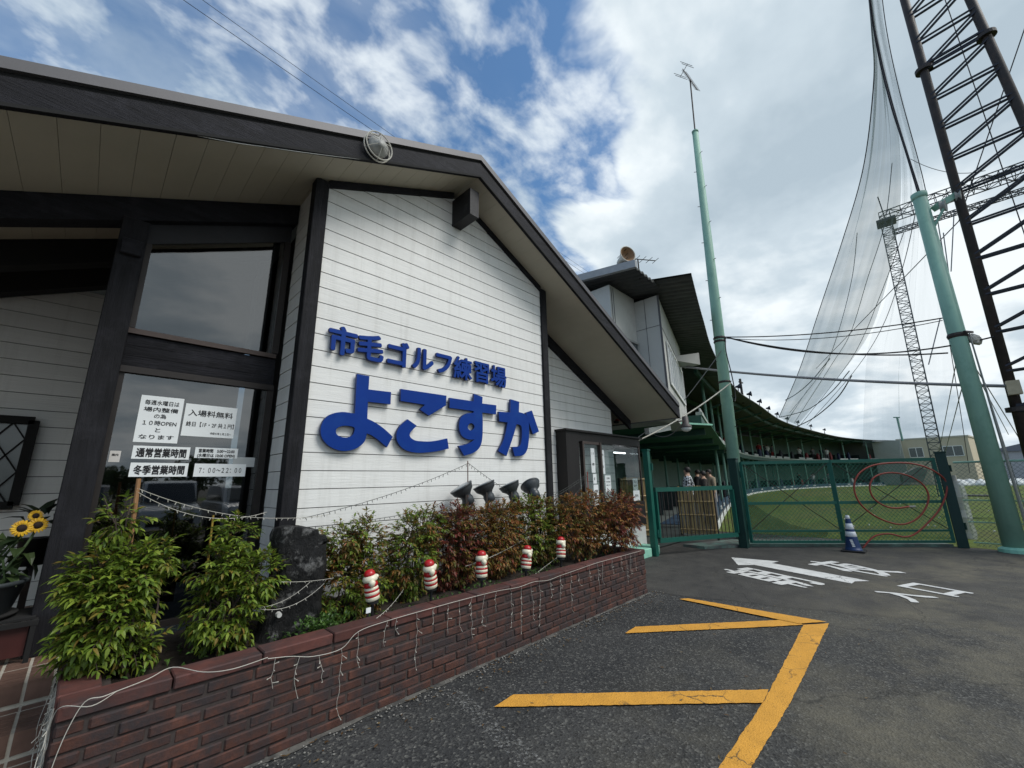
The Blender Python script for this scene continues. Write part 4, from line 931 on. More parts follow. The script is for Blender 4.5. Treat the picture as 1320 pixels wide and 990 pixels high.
# beige building and far things
bb = thing('beige_building', 'beige flat-roofed building with two upper windows at the far end of the field', 'building', (84,-2,0))
A_, B_ = at_d(1162,600,79.5), at_d(1257,600,79.5)
MB().prism([(A_.x,A_.y,0),(B_.x,B_.y,0),(B_.x,B_.y,6.1),(A_.x,A_.y,6.1)], (9,-1.6,0)).build('wall', M_BEIGE, bb)
MB().prism([(A_.x-.08,A_.y,6.1),(B_.x-.08,B_.y-.1,6.1),(B_.x-.08,B_.y-.1,6.3),(A_.x-.08,A_.y,6.3)], (9.2,-1.6,0)).build('roof_edge', mat('pale_coping', (0.45, 0.42, 0.35), 0.8), bb)
for fa, fb in ((0.16, 0.36), (0.64, 0.90)):
    a, b = A_.lerp(B_, fa), A_.lerp(B_, fb)
    w = MB().prism([(a.x-.03,a.y,3.7),(b.x-.03,b.y,3.7),(b.x-.03,b.y,4.95),(a.x-.03,a.y,4.95)], (0.02,0,0)).build('window', mat('dark_far_pane', (0.05, 0.06, 0.065), 0.15, 0.2, spec=0.7), bb)
    g = MB(); c = a.lerp(b, .52)
    for q in (a, b, c): g.bar((q.x-.06,q.y,3.7), (q.x-.06,q.y,4.95), 0.07)
    for z in (3.68, 4.97): g.bar((a.x-.06,a.y,z), (b.x-.06,b.y,z), 0.08)
    g.build('window_frame', M_WHITEP, w)
g = MB(); g.box((77.5,1.4,0.12),(80,4.4,ZR+.05)); e_ = DECK[-1]+DN[-1]*5.7; g.prism([(78.6,4.4,.12),(e_.x,e_.y,.12),(e_.x,e_.y,ZR+.9),(78.6,4.4,ZR+.3)], (.3,.1,0)); e2 = DECK[-8]+DN[-8]*5.7; g.prism([(e_.x,e_.y,.12),(e2.x,e2.y,.12),(e2.x,e2.y,ZR+.9),(e_.x,e_.y,ZR+.9)], (.3,.1,0)); g.build('end_wall', mat('grey_end_wall', (.28,.29,.26), .8, .1, .6), rng)
MB().tube((78.6,1.2,6), (78.6,1.2,9.3), 0.12, n=6).bar((78.6,1.6,9.3), (78.6,.9,9.2), .14).build('vent_pipe', M_COLM, rng)
def far_house(x, y, w, d_, h, mt, label):
    t = thing('far_house', label, 'house', (x, y, 0)); MB().box((x,y,0),(x+d_,y+w,h)).build('wall', mt, t)
    MB().prism([(x-.4,y-.4,h),(x-.4,y+w+.4,h),(x-.4,y+w/2,h+1.7)], (d_+.8,0,0)).build('roof', mat('far_grey_roof', (0.17, 0.18, 0.20), 0.7, 0.1), t)
    MB().box((x-.03,y+w*.3,h-2.2),(x,y+w*.55,h-1)).build('window', mat('dark_far_pane', (0.05,0.06,0.065), .15), t)
far_house(118,-21,12,9,5.2,mat('far_pale_wall', (0.42,0.42,0.42), .8),'pale far house with a grey gable roof seen just left of the leaning green pole')
far_house(105,-33,9,9,5.6,mat('far_grey_wall', (0.30,0.32,0.34), .8),'grey far house between the leaning green pole and the steel tower')
far_house(150,-13,14,10,4.6,mat('far_cream_wall', (0.45,0.43,0.38), .8),'low cream far house beyond the beige building corner')
hp = MB()
for i in range(9):
    c = Vector((76-random.random()*2, -3-i*.9, 0)); hp.lathe(c, [(0.9,0),(0.75,0.25),(0.4,0.5+random.random()*.3),(0.05,.8)], 8)
tag(hp.build('netting_heap', mat('white_netting_heap', (0.6,0.62,0.6), .9, .15, 1), smooth=True), 'low heap of folded white netting on the grass below the beige building', 'netting')
# bundle of old nets / tent shape under the far deck
tb = MB()
for i in range(2):
    pass
tp = [at_d(x, y, 62) for x, y in ((1163,612),(1183,602),(1196,606),(1190,622),(1165,622))]
tag(MB().prism(tp, (2.5,0.3,0)).build('folded_tent', mat('grey_tarpaulin', (0.20,0.19,0.17), .8, .3, 1)), 'grey tarpaulin tent folded beside the far end of the range', 'tarpaulin')
# balls on the field
def ball_obj():
    return MB().lathe((0,0,0), [(0.0,-.024),(0.019,-.015),(0.024,0),(0.019,.015),(0.0,.024)], 6).build('golf_ball', M_WHITEP)
b0 = None; rb = random.Random(5)
for i in range(60):
    x, y = rb.uniform(16, 60), 0; y = rb.uniform(-.12*x, .14*x)
    if b0 is None: b0 = ball_obj(); o = b0
    else: o = b0.copy(); COL.objects.link(o)
    o.location = (x, y, 0.028); tag(o, 'white practice ball lying on the grass of the golf field', 'golf ball', 'practice balls on the grass')

# ------------------------------------------------------------------ poles
p1b = Vector((11.72,3.48,0)); p1t = at_d(896,170,12.2)
gp = thing('green_pole', 'tall slender pale green pole with an aerial, in front of the range roof', 'pole', p1b)
MB().path([p1b, p1b.lerp(p1t,.5), p1t], [0.155,0.135,0.085], 18).build('shaft', M_POLE, gp, smooth=True)
MB().lathe(p1t, [(0.095,-.04),(0.1,0.02),(0.03,0.06)], 14).build('cap', M_POLE, gp, smooth=True)
g = MB(); rr = random.Random(2)
for i in range(18):
    q = p1b.lerp(p1t, .08+.9*i/18); a = 2.2+ (i % 2)*2.2; r_ = .155-.065*(.08+.9*i/18); g.tube(q+Vector((math.cos(a),math.sin(a),0))*r_*.9, q+Vector((math.cos(a),math.sin(a),0))*(r_+.07), .010, n=4)
g.build('climbing_pegs', M_STEEL, gp)
cl_ = MB()
for z in (5.15, 5.25, 4.0): q = p1b.lerp(p1t, z/p1t.z); cl_.lathe(q, [(0.15,-.03),(0.16,0),(0.15,.03)], 16)
cl_.build('clamp_bands', M_STEEL, gp)
q0 = p1b.lerp(p1t, 5.2/p1t.z); sd = Vector((.02,-.16,0))
MB().path(crom([q0+Vector((-.03,-.16,0)), q0+Vector((-.1,-.15,-.4)), q0+Vector((.02,-.17,-1.0)), q0+Vector((.1,-.17,-1.5)), q0+Vector((0,-.16,-1.75)), q0+Vector((-.1,-.14,-1.6))], 6), .014, 5).build('cable_loop', M_CABLE, gp)
at_ = thing('tv_aerial', 'long television aerial on a thin mast at the tip of the slender green pole', 'aerial', p1t)
tp_ = at_d(880,89,12.3).lerp(at_d(899,116,12.0), .52)
MB().path([p1t, tp_], .022, 6).build('mast', M_STEEL, at_)
e0, e1 = at_d(880,89,12.3), at_d(899,116,12.0); bd = (e1-e0)
MB().tube(e0, e1, .014, n=5).build('boom', M_STEEL, at_)
g = MB(); sdv = bd.cross(Vector((0,0,1))).normalized()
for i in range(16): p = e0.lerp(e1, .12+.88*i/15); g.tube(p-sdv*.11, p+sdv*.11, .006, n=4)
up_ = sdv.cross(bd).normalized()
for k in (-.17, .17):
    for w_ in (-.05, .05): p = e0+up_*k+bd*(.08+w_); g.tube(p-sdv*.24, p+sdv*.24, .008, n=4)
g.tube(e0-up_*.2+bd*.08, e0+up_*.2+bd*.08, .01, n=4)
g.build('elements', M_STEEL, at_)
p2b = Vector((12.72,-1.02,0)); p2t = at_d(1185,254,12.75)
gp2 = thing('green_pole', 'thick pale green pole with pulleys leaning slightly beside the mesh gate', 'pole', p2b)
MB().path([p2b, p2t], [0.165,0.125], 20).build('shaft', M_POLE, gp2, smooth=True)
MB().lathe(p2t, [(0.13,-.06),(0.145,-.02),(0.145,0.08),(0.02,.1)], 16).build('cap', M_POLE, gp2, smooth=True)
MB().lathe(p2b, [(0.24,-.05),(0.23,.06),(0.17,.10)], 16).build('footing', M_MINT, gp2)
# short green arm with two sheaves
arm0, arm1 = at_d(1205,268,12.75), at_d(1232,252,13.0)
MB().bar(arm0, arm1+ (arm1-arm0)*.15, .16, .13).build('pulley_arm', M_POLE, gp2)
for t_ in (.2, .95): MB().lathe(arm0.lerp(arm1, t_)-Vector((.0,.06,.05)), [(0.06,-.05),(0.15,-.045),(0.11,0),(0.15,.045),(0.06,.05)], 14, (.2,.95,.1)).build('pulley', M_GREYP, gp2)
MB().bar(at_d(1217,268,12.75), at_d(1199,302,12.75), .045).build('arm_brace', M_POLE, gp2)
g = MB(); cr_ = random.Random(4)
for i in range(7):
    a = p2b.lerp(p2t, .56)+Vector((-.14+.03*i,-.17,0)); b = p2b.lerp(p2t, .02)+Vector((-.16+.055*i,-.20-cr_.random()*.1,.1)); g.path(sag(a, b, .05), .007, 4)
g.build('hanging_ropes', M_GREYP, gp2)
g = MB(); qb = p2b.lerp(p2t, .56); g.lathe(qb, [(0.15,-.05),(0.165,0),(0.15,.05)], 16); g.bar(qb+Vector((-.2,-.1,.02)), qb+Vector((.25,-.25,.08)), .04); g.build('rope_cleat', M_STEEL, gp2)
kb = MB(); 
for i in range(7): kb.lathe(qb+Vector((.03+.02*i,-.2-.012*i,-.12+.03*math.sin(i*2.1))), [(0.01,-.12),(0.07,-.05),(0.08,.02),(0.02,.12)], 7, (math.sin(i),.4,1))
kb.build('rope_knot', mat('pale_rope', (0.50,0.48,0.42), .9, .2, 12), gp2)

# lattice tower at the right
tw = thing('steel_tower', 'rusty black steel tower of two legs with crossing braces at the right edge', 'tower', (12.85,-2.1,0))
A1, A2 = Vector((12.9,-1.60,0)), Vector((12.72,-2.66,0)); TH = 21
la, lb = at_d(1166,0,12.98), at_d(1320,560,12.98)
A1 = Vector((lb.x, lb.y, 0)); dv1 = (la-lb); A1t = lb+dv1*((TH-lb.z)/dv1.z); A1 = lb-dv1*(lb.z/dv1.z)
lc, ld = at_d(1251,0,13.05), at_d(1322,160,13.05); dv2 = lc-ld; A2t = ld+dv2*((TH-ld.z)/dv2.z); A2 = ld-dv2*(ld.z/dv2.z)
for a, b in ((A1,A1t),(A2,A2t)): MB().path([a,b], [.086,.080], 16).build('leg', M_STEEL, tw, smooth=True)
g = MB(); pn = 0.84; zq = at_d(1183,95,12.98).z-.05; zq -= int(zq/pn)*pn; kf = round((at_d(1183,95,12.98).z-.05-zq)/pn); dn = (A2-A1).cross(Vector((0,0,1))).normalized(); k = 0
on = lambda a, b, z: a+(b-a)*(z/TH)
while zq < TH-1:
    for o_ in (-.07, .07):
        dd_ = dn*o_
        g.bar(on(A1,A1t,zq)+dd_, on(A2,A2t,zq+.03)+dd_, .042 if o_ < 0 else .034)
        g.bar(on(A1,A1t,zq+.10)+dd_, on(A2,A2t,zq+pn-.08)+dd_, .042 if o_ < 0 else .034)
    if (k-kf) % 10 == 0:
        for a, b in ((A1,A1t),(A2,A2t)): MB().lathe(on(a,b,zq+.05), [(0.088,-.05),(0.16,-.045),(0.16,.045),(0.088,.05)], 18).build('flange', M_STEEL, tw)
        for o_ in (-.07, .07): g.bar(on(A1,A1t,zq+.13)+dn*o_, on(A2,A2t,zq+.17)+dn*o_, .05)
    zq += pn; k += 1
g.build('braces', M_BRACE, tw)
g = MB(); q = on(A1,A1t,3.2); g.box((q.x-.25,q.y-.1,3.0),(q.x-.12,q.y+.08,3.28)); g.build('junction_box', mat('tan_box', (0.42,0.36,0.24), .5), tw)
# slim lattice mast and trusses far down the field
def lattice(g, a, b, w, n, r):
    a, b = Vector(a), Vector(b); d = (b-a).normalized(); u = Vector((1,0,0)) if abs(d.x) < .8 else Vector((0,1,0)); s1 = d.cross(u).normalized()*w/2; s2 = d.cross(s1).normalized()*w/2
    cs = [s1+s2, s1-s2, -s1-s2, -s1+s2]
    for c in cs: g.bar(a+c, b+c, r*1.7)
    for i in range(n):
        p, q = a.lerp(b, i/n), a.lerp(b, (i+1)/n)
        for k_ in range(4):
            c, c2 = cs[k_], cs[(k_+1) % 4]
            if (i+k_) % 2: g.bar(p+c, q+c2, r)
            else: g.bar(p+c2, q+c, r)
            g.bar(p+c, p+c2, r)
    return g
mt_ = at_d(1142,285,40); mb_ = at_d(1206,590,40); mz = Vector((mb_.x+.15,mb_.y,0))
lm = thing('lattice_mast', 'slim dark lattice mast standing in front of the beige building', 'mast', mz)
lattice(MB(), mz, mt_, .62, 46, .032).build('mast', M_LATT, lm)
MB().tube(mt_, mt_+Vector((0,.1,2.2)), .04, n=5).build('spike', M_LATT, lm)
MB().box((mt_.x-.6,mt_.y-.55,mt_.z-.2),(mt_.x+.6,mt_.y+.55,mt_.z)).build('head', M_LATT, lm)
tr_ = MB(); lattice(tr_, mt_+Vector((0,.3,.3)), mt_+Vector((0,-24,.6)), .75, 40, .035)
tag(tr_.build('lattice_truss', M_LATT), 'horizontal lattice truss running right from the top of the slim mast', 'truss')
tr_ = MB(); lattice(tr_, mt_+Vector((0,-.2,-1.1)), mt_+Vector((0,-24,-.9)), .3, 70, .03)
tag(tr_.build('lattice_truss', M_LATT), 'thin double cable truss below the thicker lattice truss', 'truss')

# ------------------------------------------------------------------ hanging golf net
M_NET = netmat('grey_golf_netting', (0.37, 0.43, 0.44), 0.34, 0.50, (1.1, 5, 1), 1.3)
M_NET2 = netmat('pale_golf_netting', (0.40, 0.45, 0.46), 0.06, 0.17, (1.2, 4, 1), 1.4)
def net_sheet(left, right, n=40, mfold=44, wave=0.25):
    """sheet between two edge curves given as (px, py, distance); rows run down the net"""
    Lp, Rp = crom([at_d(*q) for q in left], 12), crom([at_d(*q) for q in right], 12)
    rs = lambda P, t: P[min(int(t*(len(P)-1)), len(P)-2)].lerp(P[min(int(t*(len(P)-1)), len(P)-2)+1], t*(len(P)-1)-min(int(t*(len(P)-1)), len(P)-2))
    rows = []
    for i in range(n+1):
        t = i/n; a, b = rs(Lp, t), rs(Rp, t); row = []
        for j in range(mfold+1):
            u_ = j/mfold; p = a.lerp(b, u_); amp = wave*math.sin(PI*u_); p = p+Vector((amp*noise.noise((u_*7, t*2.2, 3)), amp*noise.noise((u_*9, t*2, 8)), 0)); row.append(p)
        rows.append(row)
    return rows
NETL = [(1117,-30,15),(1124,40,16),(1126,110,18),(1112,220,22),(1086,310,26),(1056,400,30),(1030,478,33),(1004,538,36)]
NETM = [(1122,-30,15),(1131,40,16),(1144,100,17.5),(1160,190,20),(1158,290,25),(1136,390,29),(1105,455,32),(1028,548,36)]
NETR = [(1134,-30,14.6),(1143,40,15.2),(1160,120,16),(1192,240,17.5),(1205,330,19),(1222,430,21),(1238,530,24),(1250,610,27)]
nt1 = thing('golf_net', 'huge grey golf net gathered in folds and hanging from above the tower', 'net', at_d(1050,500,34))
MB().grid(net_sheet(NETL, NETM)).build('folded_netting', M_NET, nt1, smooth=True)
NETM2 = [(1123,-30,15.1),(1132,40,16.1),(1145,100,17.6),(1161,190,20.1),(1160,290,25),(1140,390,29),(1118,455,32),(1112,575,34)]
MB().grid(net_sheet(NETM2, NETR, wave=.4)).build('open_netting', M_NET2, nt1, smooth=True)
rope = MB()
for E_, r_ in ((NETL, .02), (NETR, .012)): rope.path(crom([at_d(*q) for q in E_], 8), r_, 5)
rope.path(crom([at_d(*q) for q in [(1119,-20,14.8),(1127,40,15.8),(1137,90,16.5),(1150,140,17),(1166,190,17.5),(1184,250,18)]], 8), .028, 5)
rope.path(crom([at_d(*q) for q in [(1128,40,15.7),(1140,95,16.3),(1155,150,16.9),(1172,205,17.3),(1187,252,17.8)]], 8), .02, 5)
for q in ([(1150,210,24),(1140,290,26),(1118,360,29),(1096,430,32),(1072,470,34),(1024,545,36)], [(1165,300,25),(1135,380,29),(1110,440,32),(1085,480,34),(1030,550,36)], [(1105,300,27),(1098,360,29),(1080,430,32),(1060,478,34),(1018,532,36)], [(1185,250,20),(1165,340,26),(1138,420,30),(1100,480,33),(1040,548,36)]):
    rope.path(crom([at_d(*e_) for e_ in q], 8), .016, 4)
rope.build('net_ropes', M_BRACE, nt1)
nt1b = MB()
sk = [at_d(x, y, 35.5) for x, y in ((1024,497),(1033,505),(1030,522),(1012,524),(1022,516),(1026,506))]
nt1b.path(crom([at_d(*q) for q in [(1004,538,36),(1022,534,36),(1045,526,35.5),(1072,505,35),(1095,478,34)]], 8), [.028]*33, 6); nt1b.path(crom([at_d(*q) for q in [(1012,516,36),(1026,508,35.8),(1045,492,35.4),(1070,462,34)]], 8), [.028]*25, 6)
nt1b.path(crom([at_d(*q) for q in [(1022,552,36),(1050,538,36),(1080,512,35),(1098,484,34)]], 8), [.035]*25, 6)
nt1b.build('net_hem', M_LATT, nt1)

# ------------------------------------------------------------------ overhead cables
def cable(label, pts, r, mt=M_CABLE, name='overhead_cable'):
    tag(MB().path(pts, r, 6).build(name, mt), label, 'cable')
k1 = p1b.lerp(p1t, 5.25/p1t.z)+Vector((0,-.16,0))
cable('thick grey sleeved cable from the control room past the slender pole to the tower', sag(at_d(868,471,14.3), at_d(1310,498,12.95), .12, 20), .036, M_GREYC)
cable('upper twin cable rising from the slender green pole to the thick green pole', sag(k1, at_d(1215,410,12.6), .12, 18), .014)
cable('middle black cable between the slender green pole and the thick green pole', sag(k1, at_d(1222,455,12.6), .22, 18), .017)
cable('lower sagging black cable from the slender green pole up to the steel tower', sag(k1, at_d(1290,432,12.95), .45, 20), .017)
cable('thin lashing wire beside the upper twin cable', sag(k1+Vector((0,0,-.04)), at_d(1215,413,12.6), .20, 18), .009)
cable('pale rope slung from the clubhouse eave lamp down to the slender green pole', sag(at_d(818,570,9.6), p1b.lerp(p1t, 3.95/p1t.z)+Vector((0,-.14,0)), .10, 14), .016, mat('pale_rope', (0.50,0.48,0.42), .9, .2, 12))
cable('thin pale wire tying the control room corner to the slender green pole', sag(at_d(882,516,12.5), at_d(930,452,12.0), .02, 8), .010, M_GREYC)
cable('long stay wire crossing diagonally behind the thick green pole', [at_d(1052,475,30), at_d(1236,285,13.5), at_d(1330,10,14)], .012)
cable('left of two thin power lines crossing the sky to the clubhouse ridge', sag(Vector((-5,9.5,13)), at_d(492,176,40), .4, 20), .02)
pa, pb_ = at_d(232,-4,22), at_d(700,330,60)
for o in list(COL.objects):
    if o.get('label', '').startswith('left of two thin'): bpy.data.objects.remove(o)
cable('lower left of the two thin power lines above the clubhouse roof', sag(at_d(225,-8,20), at_d(768,362,42), .15, 20), .014)
cable('upper right of the two thin power lines above the clubhouse roof', sag(at_d(250,-8,20), at_d(775,362,42), .15, 20), .012)
for i, (a, b) in enumerate((((1212,410,12.7),(1197,470,12.6)), ((1216,300,12.9),(1245,520,12.8)), ((1208,280,12.8),(1228,400,12.8)), ((1230,270,13.0),(1226,350,13.0)))):
    cable(['loose rope end hanging from the cleat of the thick green pole','long halyard hanging from the pulley arm in front of the open sky','short halyard running down beside the top of the thick green pole','rightmost halyard dropping from the outer pulley'][i], sag(at_d(*a), at_d(*b), .0, 4), .010, M_GREYC, 'halyard')
for i, (a, b) in enumerate((((1230,430,13.2),(1320,575,18)), ((1225,420,13.2),(1300,560,24)), ((1240,500,13.2),(1218,585,26)), ((1232,470,14),(1209,590,30)))):
    cable(['stay wire running down right from the thick green pole towards the tower foot','second stay wire running down right behind the first','stay wire dropping beside the thick green pole to the far fence','thinnest stay wire left of the thick green pole'][i], [at_d(*a), at_d(*b)], .010, M_GREYC, 'stay_wire')
cable('thin wire drooping between the big net and the steel tower', sag(at_d(1174,205,17), at_d(1270,220,14), .25, 10), .008)
cable('long plumb wire hanging behind the tower braces', [at_d(1215,-10,16), at_d(1300,240,16), at_d(1330,330,16)], .012)

# ------------------------------------------------------------------ gates and fence
GM, GL, GR = Vector((8.12,4.05,0)), Vector((10.25,3.03,0)), Vector((12.9,-.34,0))
stp = thing('mint_step', 'mint-painted concrete step at the foot of the small gate', 'step', (8.3,4.5,0))
MB().cbox((6.6,4.06,0), (8.02,5.9,0.165), .012).build('slab', M_MINT, stp)
MB().cbox((8.2,4.10,0), (8.45,4.5,0.165), .012).build('slab', M_MINT, stp)
ks = thing('kerb_plinth', 'mint-painted concrete plinth running under the range edge beside the gate post', 'kerb', (11,3.2,0))
MB().prism([(9.55,3.62,0),(10.15,3.18,0),(10.42,3.05,0),(12.9,-.2,0),(13.2,0.1,0),(11,3.5,0),(9.6,4.1,0)], (0,0,.055)).build('plinth', mat('faded_mint_concrete', (0.15,0.24,0.20), .85, .25, 5, .3, 40, dirt=((.13,.13,.12), 3, .42, .6)), ks)
def gate_post(label, p, h, w=0.14, mt=M_GATEP):
    t = thing('gate_post', label, 'post', p); MB().cbox((p.x-w/2,p.y-w/2,0),(p.x+w/2,p.y+w/2,h),.006).build('shaft', mt, t); MB().cbox((p.x-w/2-.012,p.y-w/2-.012,h),(p.x+w/2+.012,p.y+w/2+.012,h+.03),.004).build('cap', mt, t)
    g = MB()
    for z in (.35, h-.4): g.tube((p.x+w*.6,p.y-w*.6,z), (p.x+w*.6,p.y-w*.6,z+.14), .025, n=8)
    g.build('hinges', mt, t)
gate_post('slim green gate post on the mint step, tallest of the gate posts', GM, 2.06, .115, M_GATE)
gate_post('dark green gate post between the small barred gate and the wide mesh gate', GL, 1.88, .17)
gate_post('dark green gate post between the wide mesh gate and the chain-link fence', GR, 1.93, .17)
d1 = (GL-GM).normalized(); a, b = GM+d1*.13, GL-d1*.16
gt = thing('barred_gate', 'low green pedestrian gate of thin vertical bars', 'gate', (a+b)/2)
Z = Vector((0,0,1)); g = MB()
g.bar(a+Z*.28, b+Z*.28, .07, .085); g.bar(a+Z*1.27, b+Z*1.27, .07, .085); g.bar(a+Z*.32, a+Z*1.23, .085, .06); g.bar(b+Z*.32, b+Z*1.23, .085, .06)
g.build('frame', M_GATE, gt)
for i in range(1, 20): q = a.lerp(b, i/20); MB().tube(q+Z*.32, q+Z*1.23, .009, n=5).build('bar', M_STEEL, gt)
d2 = (GR-GL).normalized(); a, b = GL+d2*.16, GR-d2*.16
mg = thing('mesh_gate', 'wide green gate covered with chain-link mesh in front of the field', 'gate', (a+b)/2)
c = a.lerp(b, .47); g = MB(); zb, zm, z2, ztp = .12, .92, .34, 1.80
for z, w in ((zb,.05),(zm,.06),(z2,.04),(ztp,.065)): g.bar(a+Z*z, b+Z*z, .05, w)
for q, w in ((a,.06),(b,.06),(c,.085)): g.bar(q+Z*(zb-.02), q+Z*(ztp+.02), w, .055)
g.build('frame', M_GATE, mg)
g = MB()
for u, v in ((a,c),(c,b)):
    g.bar(u+Z*ztp, v+Z*.34, .012); g.bar(u+Z*.34, v+Z*ztp, .012)
g.build('tie_rods', M_STEEL, mg)
def mesh_wire(g, a, b, z0, z1, st, r):
    L_ = (b-a).length; d = (b-a)/L_; h = z1-z0; n = int((L_+h)/st)
    for k in range(n+1):
        for sg in (1, -1):
            s0 = k*st-h; pl = []
            t0, t1 = max(0, -s0), min(h, L_-s0)
            if t1-t0 < .03: continue
            if sg == 1: p, q = a+d*(s0+t0)+Z*(z0+t0), a+d*(s0+t1)+Z*(z0+t1)
            else: p, q = a+d*(s0+t0)+Z*(z1-t0), a+d*(s0+t1)+Z*(z1-t1)
            g.bar(p, q, r)
    return g
mesh_wire(MB(), a, b, zb, ztp, .085, .0052).build('chain_link', M_GWIRE, mg)
M_GNET = netmat('dark_green_netting', (0.012, 0.075, 0.052), 0.14, 0.34, (7, 5, 1), 2.5)
nrm2 = Vector((d2.y,-d2.x,0)); nrm2 = nrm2 if nrm2.dot(EYE-a) < 0 else -nrm2
q0, q1 = a+nrm2*.10, b+nrm2*.10
MB().grid([[q0.lerp(q1, i/40)+Z*(.16+(1.62)*j/8)+nrm2*(.05*math.sin(i*.9+j*.5)) for j in range(9)] for i in range(41)]).build('green_netting', M_GNET, mg, smooth=True)
MB().grid([[q0.lerp(q1, .42*i/20)+Z*(.18+(.15+.75*(1-i/20)**2)*j/6)+nrm2*(.09+.04*math.sin(i*1.3+j)) for j in range(7)] for i in range(21)]).build('sagging_netting', netmat('denser_green_netting', (0.010, 0.055, 0.040), 0.35, 0.6, (5, 5, 1), 2.5), mg, smooth=True)
F0, F1 = GR+Vector((-.02,-.16,0)), Vector((12.45,-4.2,0))
cf = thing('chain_link_fence', 'chain-link fence with pale rails to the right of the mesh gate', 'fence', (12.6,-1.5,0))
g = MB()
for z in (.12,.52,.95,1.72): g.tube(F0+Z*z, F1+Z*z, .022 if z > 1.5 else .012, n=7)
g.build('rails', M_POLE, cf)
mesh_wire(MB(), F0, F1, .05, 1.70, .08, .0058).build('chain_link', M_WIRE, cf)
for t_ in (.55, 1.0): q = F0.lerp(F1, t_); MB().tube(q, q+Z*1.75, .03, n=8).build('fence_post', M_POLE, cf)
# hose on the mesh gate
hs_ = thing('garden_hose', 'red garden hose looped in a spiral on the mesh gate', 'hose', a.lerp(b, .72))
def gp_(x, y, o=.05):
    # point on the gate plane under a pixel
    d = ray(x, y); n_ = Vector((d2.y,-d2.x,0)); 
    if n_.dot(EYE-a) < 0: n_ = -n_
    t_ = (a+n_*o-EYE).dot(n_)/d.dot(n_); return EYE+d*t_
hp_ = [(1112,707),(1126,692),(1145,688),(1165,692),(1180,688),(1198,672),(1212,655),(1220,635),(1219,620),(1207,609),(1190,601),(1170,597),(1145,597),(1122,601),(1106,612),(1101,628),(1106,645),(1120,660),(1140,671),(1162,676),(1180,670),(1192,657),(1197,640),(1190,625),(1175,615),(1158,610),(1140,610),(1126,616),(1121,628),(1126,642),(1140,652),(1155,655),(1172,653)]
MB().path(crom([gp_(x, y, .045+.02*((i//9) % 2)) for i, (x, y) in enumerate(hp_)], 6), .017, 8).build('hose', mat('faded_red_rubber', (0.27,0.045,0.03), .45, .15, 4), hs_, smooth=True)
MB().tube(gp_(1172,653), gp_(1180,653), .02, n=8).build('nozzle', M_GREYP, hs_)
# traffic cone
cp_ = at_z(1101,711); cn = thing('traffic_cone', 'navy blue traffic cone with white bands standing before the mesh gate', 'traffic cone', cp_)
Hc = .70; rad = lambda z: .135-(.135-.028)*((z-.035)/(Hc-.035))
MB().cbox((cp_.x-.19,cp_.y-.19,0.006),(cp_.x+.19,cp_.y+.19,.035),.008).build('base', M_BLACK, cn)
M_CB = mat('navy_cone_plastic', (0.014,0.040,0.125), .45, .12, 5)
MB().lathe(cp_, [(.15,.035),(rad(.05),.05)]+[(rad(.05+.62*i/12),.05+.62*i/12) for i in range(13)]+[(.02,Hc)], 22).build('cone_body', M_CB, cn, smooth=True)
for z0_, z1_ in ((.29,.385),(.43,.54),(.63,.695)):
    MB().lathe(cp_, [(rad(z0_)+.0005,z0_),(rad(z0_)+.003,z0_+.002),(rad(z1_)+.003,z1_-.002),(rad(z1_)+.0005,z1_)], 22).build('reflective_band', mat('scuffed_white_band', (0.68,0.70,0.72), .5, .08, 12, dirt=((.3,.33,.4),18,.55,.8)), cn, smooth=True)
g = MB(); ct = (EYE-cp_); ct.z = 0; ct.normalize(); sdc = Vector((-ct.y,ct.x,0))
for i in range(5):
    z = .105+.028*i; q = cp_+ct*(rad(z)+.004)-sdc*.01*(i-2)*.6+Z*z; g.add([q-sdc*.022,q+sdc*.022,q+sdc*.022+Z*.021-ct*.003,q-sdc*.022+Z*.021-ct*.003], [(0,1,2,3)])
g.build('white_lettering', M_WHITEP, cn)
# objects behind the fence
wp = thing('wrapped_post', 'short post wrapped in clear plastic sheet just inside the chain-link fence', 'post', at_z(1256,700))
q = at_z(1252,698)+Vector((.5,0,0)); q.z = 0
rp_ = random.Random(9); MB().path([q+Vector((.02*math.sin(i*1.7),.02*math.cos(i*2.3),i*.16)) for i in range(9)], [.13+.04*rp_.random() for _ in range(9)], 9).build('plastic_wrap', netmat('clear_plastic', (0.6,.63,.63), .25, .75, (3,3,1), 4), wp, smooth=False)
MB().tube(q, q+Z*1.45, .05, n=8).build('shaft', M_GREYP, wp)
tb_ = thing('folding_table', 'small dark folding table on the grass behind the chain-link fence', 'table', at_z(1268,668))
q = at_z(1268,668); q.z = 0
MB().cbox((q.x-.4,q.y-.5,.72),(q.x+.4,q.y+.5,.76),.005).build('tabletop', M_BLACK, tb_)
for sx in (-.3,.3):
    for sy in (-.4,.4): MB().tube((q.x+sx,q.y+sy,0),(q.x-sx*.6,q.y+sy,.72),.015,n=5).build('leg', M_STEEL, tb_)
